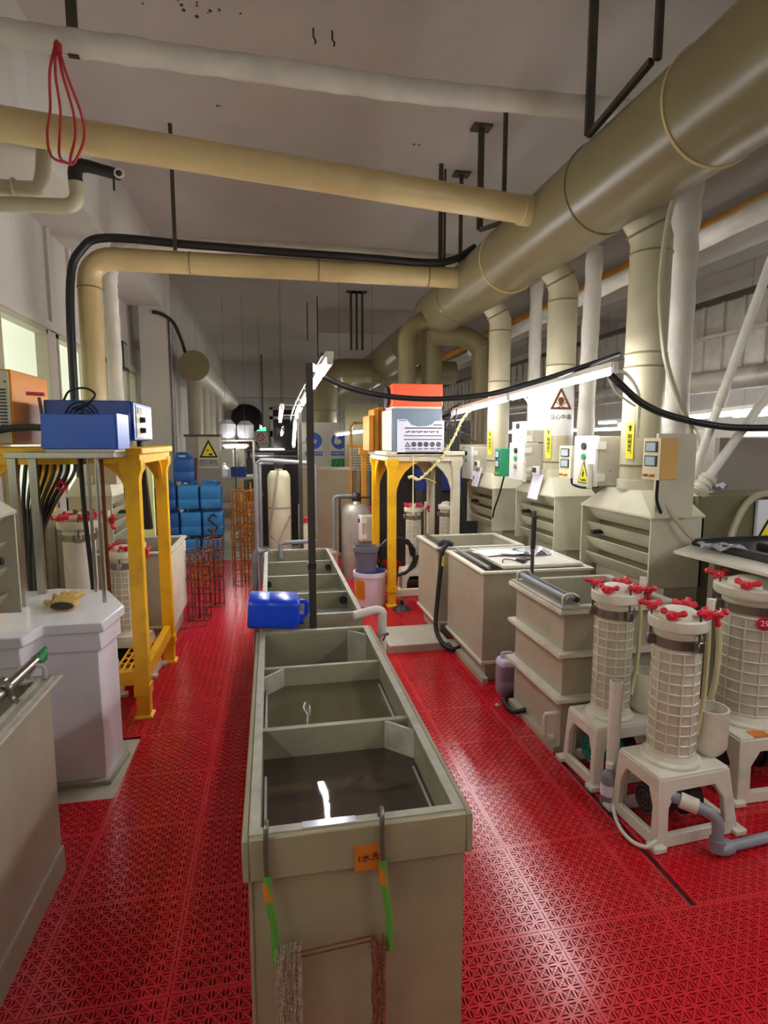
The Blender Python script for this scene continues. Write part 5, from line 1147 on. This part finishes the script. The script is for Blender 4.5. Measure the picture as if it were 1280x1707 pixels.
# buckets
def bucket(label, x, y, z, r0, r1, h, m, cat='bucket'):
    t = thing('bucket', label, cat, (x, y, z))
    part('body', MB().lathe([(r0, 0), (r1, h), (r1 - .006, h), (r0 - .006, .01)], (x, y, z), 32), m, t)
    part('rim', MB().lathe([(r1, h - .045), (r1 + .008, h - .045), (r1 + .008, h), (r1, h)], (x, y, z), 32, False), m, t)
    return t
t = bucket('white bucket with orange label and blue lid behind the rinse tank', .94, 5.55, 0, .145, .16, .33, 'bucketwhite')
part('lid', MB().lathe([(.15, .325), (.15, .335), (.002, .335)], (.94, 5.55, 0), 32), 'lidblue', t)
p = part('label', MB().sweep([[((.94 + q * math.cos(a)), 5.55 + q * math.sin(a), z) for q, z in ((.156, .08), (.164, .26), (.166, .26), (.158, .08))] for a in [math.radians(196 + 9 * k) for k in range(6)]]), 'ochre', t, label='orange printed label')
t = bucket('grey blue bucket standing on the white bucket', .90, 5.55, .336, .10, .12, .24, 'bucketgrey')
hd = MB(); hd.tube([(.78, 5.55, .55), (.80, 5.50, .53), (.90, 5.43, .50), (1.0, 5.49, .53), (1.02, 5.55, .55)], .004, 6, sub=4); part('handle', hd, 'bucketgrey', t)
# pressure tanks
def pressure_tank(label, x, y, r, h, m, valve='blackp'):
    t = thing('pressure_tank', label, 'tank', (x, y, -.014))
    part('vessel', MB().lathe([(r * .96, .0), (r, .05), (r, h - r * .9), (r * .92, h - r * .55), (r * .7, h - r * .25), (r * .35, h - .04), (.04, h)], (x, y, -.014), 32), m, t)
    part('valve_head', MB().lathe([(.05, 0), (.06, .03), (.05, .08), (.03, .10)], (x, y, h - .02), 16), valve, t)
    part('side_pipe', MB().tube([(x, y, h + .04), (x - r * .8, y, h + .04), (x - r - .07, y, h + .03), (x - r - .08, y, h - .1), (x - r - .08, y, .05)], .02, 10, sub=2), 'greypipe', t)
    return t
t = pressure_tank('tall cream pressure tank with grey pipes behind the rinse tank', .085, 6.5, .125, 1.32, 'frp')
part('seam_band', MB().lathe([(.125, 0), (.128, .0), (.128, .025), (.125, .025)], (.085, 6.5, .86), 32, False), 'galv', t); part('stay', MB().tube([(.08, 6.33, 1.3), (-.03, 6.3, .6), (.05, 6.3, .5), (.2, 6.35, .8)], .012, 8), 'galv', t)
t = pressure_tank('grey green pressure tank behind the grey bucket', .98, 6.75, .18, .92, 'galv')
part('yoke', MB().tube([(.78, 6.72, .3), (.78, 6.72, .94), (1.18, 6.72, .94), (1.18, 6.72, .75)], .014, 8), 'blackp', t); part('red_valve', MB().cyl((1.16, 6.7, .70), (1.16, 6.7, .84), .03, n=12), 'redknob', t)
control_box('small white switch box in front of the grey green pressure tank', 1.0, 6.38, 6.56, .48, .76, .14, False, 1)
single('grey_pipe', MB().tube([(-.16, 6.3, 0), (-.16, 6.3, 1.36), (-.1, 6.3, 1.4), (.45, 6.3, 1.36), (.47, 6.3, 1.3), (.47, 6.3, .6)], .022, 10), 'greypipe', 'grey plastic pipe frame around the cream pressure tank', 'pipe')
single('grey_upright_pipe', MB().tube([(-.1, 4.25, .80), (-.02, 4.25, .82), (-.1, 4.25, .82), (-.13, 4.25, .78), (-.13, 4.25, 0)], .022, 10), 'greypipe', 'grey pipe hooked over the left side of the rear rinse tank', 'pipe')
single('inlet_pipe', MB().tube([(.06, 4.50, .70), (.06, 4.52, .80), (.1, 4.53, .815), (.34, 4.53, .82)], .016, 10), 'greypipe', 'short dark inlet pipe on the far rim of the rear rinse tank', 'pipe')
single('holding_tank', MB().box(.4, 1.22, 8.0, 8.6, -.014, 1.22), 'bigtank', 'large plain tan tank below the blue round signs', 'tank', bevel=.02)
single('grey_column_pipe', MB().cyl((1.3, 8.0, -.014), (1.3, 8.0, 1.2), .06, n=16), 'galv', 'grey upright pipe right of the tan tank', 'pipe')
t = thing('gas_cylinder', 'small white bottle with red cap behind the steel pole', 'bottle', (.33, 5.9, 0)); part('body', MB().lathe([(.06, 0), (.065, .02), (.065, .72), (.03, .78)], (.36, 5.9, 0), 20), 'frp', t); part('cap', MB().cyl((.36, 5.9, .78), (.36, 5.9, .83), .045, n=16), 'redknob', t)
single('tan_box', MB().box(.52, .74, 6.6, 6.9, -.014, .32), 'bigtank', 'low tan box beyond the far end of the rear rinse tank', 'box', bevel=.01)
# round blue signs and green sign
for i, (x, lab) in enumerate(((.70, 'round blue mandatory sign partly hidden by the pole'), (1.12, 'round blue mandatory sign with white mark, right of two'))):
    t = thing('mandatory_sign', lab, 'sign', (x, 9.6, 1.3))
    part('board', MB().box(x - .16, x + .16, 9.6, 9.61, 1.33, 1.76), 'signwhite', t)
    mtx = plane_mtx((x, 9.598, 1.60), (1, 0, 0), (0, 0, 1))
    part('disc', poly_on(mtx, [(.135 * math.cos(k * PI / 16), .135 * math.sin(k * PI / 16)) for k in range(32)], .002), 'signblue', t)
    part('white_mark', poly_on(mtx, [(-.09, -.04), (-.03, -.06), (.04, -.03), (.02, .02), (-.03, .03), (-.03, .1), (-.06, .1), (-.08, .02)], .004), 'signwhite', t)
    part('caption_bar', MB().box(x - .14, x + .14, 9.596, 9.6, 1.36, 1.43), 'signblue', t)
    text_part('caption', '必须戴防护手套', .036, 'paper', t, plane_mtx((x, 9.594, 1.395), (1, 0, 0), (0, 0, 1)))
t = thing('green_sign', 'green sign with pale marks below the blue round sign', 'sign', (1.1, 9.55, 1.0)); part('board', MB().box(.98, 1.26, 9.55, 9.56, 1.12, 1.31), 'signgreen', t)
for k in range(3): part('pale_mark', MB().bar((1.03 + .08 * k, 9.545, 1.15), (1.07 + .08 * k, 9.545, 1.28), .012, .004), 'signwhite', t)
single('sign_wall', MB().box(.45, 2.2, 9.62, 9.7, -.014, 1.9), 'wall', 'pale partition carrying the blue round signs', 'partition')
# wire-mesh baskets of parts by the ochre panels
t = thing('parts_rack', 'rack of small shiny parts hanging left of the ochre panels', 'rack', (1.15, 7.6, .9))
b = MB()
for i in range(9): b.cyl((1.05 + i * .035, 7.6, 1.2), (1.05 + i * .035, 7.6, 1.52), .006, n=5)
part('rods', b, 'darksteel', t)
b = MB()
for i in range(9):
    for j in range(9): b.cbox((1.05 + i * .035, 7.58, 1.22 + j * .035), (.022, .02, .014), Matrix.Rotation(random.random(), 3, 'Y'))
part('small_parts', b, 'chain', t, kind='stuff')
part('top_bar', MB().box(1.0, 1.4, 7.58, 7.62, 1.52, 1.55), 'ochre', t)
single('pipe_stand', MB().tube([(1.08, 7.9, 0), (1.08, 7.9, 1.78), (1.12, 7.9, 1.84), (1.45, 7.9, 1.84), (1.45, 7.9, 0)], .02, 8), 'ochre', 'dim yellow pipe frame above the parts rack', 'frame')
single('backing_board', MB().box(1.1, 1.6, 8.7, 8.8, -.014, 2.15), 'olivepanel', 'olive yellow panel behind the yellow pipe frame', 'panel')

# ------------------------------------------------------------------ far left corner and far wall
t = thing('warning_cabinet', 'grey cabinet with a corrosion warning triangle behind the blue drums', 'cabinet', (-.92, 8.6, -.014))
part('body', MB().box(-1.15, -.70, 8.5, 8.85, -.014, 1.66), 'greypanel', t, .006); part('rail', MB().box(-1.17, -.68, 8.48, 8.87, 1.66, 1.69), 'darksteel', t)
part('sign_board', MB().box(-.98, -.705, 8.485, 8.5, 1.22, 1.655), 'signwhite', t)
mtx = plane_mtx((-.845, 8.483, 1.46), (1, 0, 0), (0, 0, 1))
part('triangle_border', MB().frame([mtx @ Vector(p) for p in ((-.125, -.09, 0), (.125, -.09, 0), (0, .16, 0))], [mtx @ Vector(p) for p in ((-.092, -.07, 0), (.092, -.07, 0), (0, .115, 0))], (0, -.003, 0)), 'blackink', t)
part('triangle_fill', poly_on(mtx, [(-.092, -.07), (.092, -.07), (0, .115)], .001), 'yellowlabel', t)
part('hand_mark', poly_on(mtx, [(0, -.06), (.055, -.06), (.05, -.035), (.02, -.03), (0, -.045)], .003), 'blackink', t); part('tube_mark', poly_on(mtx, [(-.03, .0), (-.02, .018), (.01, .022), (.006, .01), (-.02, .0)], .003), 'blackink', t)
part('caption_frame', MB().frame([(-.965, 8.484, 1.255), (-.72, 8.484, 1.255), (-.72, 8.484, 1.335), (-.965, 8.484, 1.335)], [(-.958, 8.484, 1.262), (-.727, 8.484, 1.262), (-.727, 8.484, 1.328), (-.958, 8.484, 1.328)], (0, -.003, 0)), 'blackink', t)
text_part('caption', '当心腐蚀', .055, 'blackink', t, plane_mtx((-.843, 8.48, 1.295), (1, 0, 0), (0, 0, 1)))
single('orange_stick', MB().cyl((-1.0, 8.22, 1.075), (-1.02, 8.46, 1.36), .018, n=8), 'rust', 'rusty orange stick beside the lone top drum', 'stick')
# workbench with white parts and blue bin
t = thing('work_bench', 'cluttered grey bench beyond the drums under the glowing lamp', 'bench', (-.6, 11.4, -.014)); part('top', MB().box(-1.1, -.2, 10.9, 11.9, .9, .94), 'galv', t)
for x in (-1.07, -.23):
    for y in (10.93, 11.87): part('leg', MB().box(x - .025, x + .025, y - .025, y + .025, -.014, .9), 'galv', t)
part('lower_shelf', MB().box(-1.07, -.23, 10.95, 11.85, .35, .38), 'galv', t)
single('blue_bin', MB().open_box(-.72, -.45, 11.0, 11.3, .94, 1.12, .01), 'lidblue', 'small blue bin on the cluttered far bench', 'bin')
single('white_jug', MB().lathe([(.08, 0), (.1, .02), (.1, .15), (.04, .22), (.04, .26)], (-.85, 11.1, .94), 16), 'white', 'white jug on the cluttered far bench', 'jug')
single('wire_stand', MB().box(-.62, -.6, 10.6, 10.62, -.014, 1.5).box(-.62, -.1, 10.6, 10.62, .75, .77), 'darksteel', 'thin black stand in front of the far bench', 'stand')
t = thing('plastic_bottles', 'two big pale containers glowing above the far bench', 'container', (-.75, 11.6, 1.6)); part('container', MB().lathe([(.14, 0), (.16, .05), (.16, .3), (.08, .38)], (-.80, 11.6, 1.62), 18), 'white', t); part('container', MB().lathe([(.14, 0), (.16, .05), (.16, .28), (.08, .36)], (-.46, 11.6, 1.62), 18), 'white', t); part('shelf', MB().box(-.97, -.28, 11.4, 11.8, 1.59, 1.62), 'galv', t); part('shelf_leg', MB().box(-.97, -.93, 11.4, 11.44, .94, 1.6), 'galv', t); part('shelf_leg', MB().box(-.34, -.3, 11.76, 11.8, .94, 1.6), 'galv', t)
# far wall fittings
t = thing('wall_fan', 'dark oval fan housing high on the far wall', 'fan', (-.75, 20.7, 2.0))
part('housing', MB().lathe([(.5, 0), (.55, .05), (.5, .12), (.2, .2)], (0, 0, 0), 28), 'blackp', t, local=True)
t.location = (-.75, 20.75, 2.35); t.rotation_euler = (math.radians(62), 0, .2); 
t = thing('exit_sign', 'lit green exit sign on the far wall', 'sign', (-.3, 20.9, 2.0)); part('case', MB().box(-.5, -.1, 20.88, 20.98, 1.92, 2.1), 'signgreen', t)
part('lit_panel', MB().box(-.47, -.13, 20.87, 20.88, 1.945, 2.075), 'exit', t)
part('running_mark', MB().box(-.34, -.30, 20.86, 20.87, 1.96, 2.06).bar((-.38, 20.865, 1.99), (-.25, 20.865, 2.03), .01, .02), 'signwhite', t); part('arrow_mark', MB().bar((-.24, 20.865, 2.01), (-.16, 20.865, 2.01), .01, .02), 'signwhite', t)
t = thing('ban_sign', 'round ban sign with cable loop under the exit sign', 'sign', (-.3, 20.9, 1.5)); part('board', MB().box(-.52, -.05, 20.95, 20.98, 1.42, 1.88), 'signwhite', t)
part('ban_ring', MB().ring((-.32, 20.94, 1.72), .12, .018, (0, 1, 0), 24), 'redknob', t); part('ban_bar', MB().bar((-.40, 20.94, 1.80), (-.24, 20.94, 1.64), .02, .03), 'redknob', t)
text_part('caption', '禁止吸烟', .10, 'blackink', t, plane_mtx((-.29, 20.94, 1.50), (1, 0, 0), (0, 0, 1)))
single('cable_loop', MB().tube([(-.48, 20.85, 1.6), (-.4, 20.85, 1.4), (-.2, 20.85, 1.3), (0, 20.85, 1.45), (.0, 20.85, 1.8)], .02, 6, sub=4), 'black', 'black cable looped on the far wall below the exit sign', 'cable')
single('red_board', MB().box(-1.1, -.55, 20.9, 20.97, 1.3, 1.75), 'rust', 'dull red notice board left of the ban sign', 'board')
single('meter_on_wall', MB().box(-.02, .1, 20.9, 20.98, 1.75, 1.95), 'blackp', 'small black box on the far wall beside the doorway', 'box')
t = thing('machine_block', 'dark machine block crossing the far end of the aisle', 'machine', (0, 15.5, -.014))
part('body', MB().box(-.6, .9, 15.0, 15.8, -.014, 1.15), 'dark', t); part('rail', MB().cyl((-.5, 14.9, 1.22), (.8, 14.9, 1.22), .03, n=8), 'steel', t); part('shelf', MB().box(-.6, .9, 15.2, 15.8, 1.3, 1.36), 'dark', t); part('shelf_post', MB().box(-.58, -.5, 15.3, 15.4, 1.15, 1.3), 'dark', t); part('shelf_post', MB().box(.8, .88, 15.3, 15.4, 1.15, 1.3), 'dark', t)
t = thing('machine_block', 'dark tall machine behind the pressure tank', 'machine', (.1, 9.3, -.014))
part('body', MB().box(-.16, .4, 9.0, 9.8, -.014, 1.25), 'blackp', t); part('purple_stripe', MB().box(-.17, -.16, 9.0, 9.8, .9, 1.0), 'lidblue', t)
t = thing('tank_row', 'row of pale far tanks along the left beyond the bench', 'tank', (-1.0, 14, -.014)); part('body', MB().box(-1.45, -.65, 12.6, 19, -.014, .9), 'pp', t); part('upper', MB().box(-1.45, -.8, 13, 19, .9, 1.4), 'hood', t)
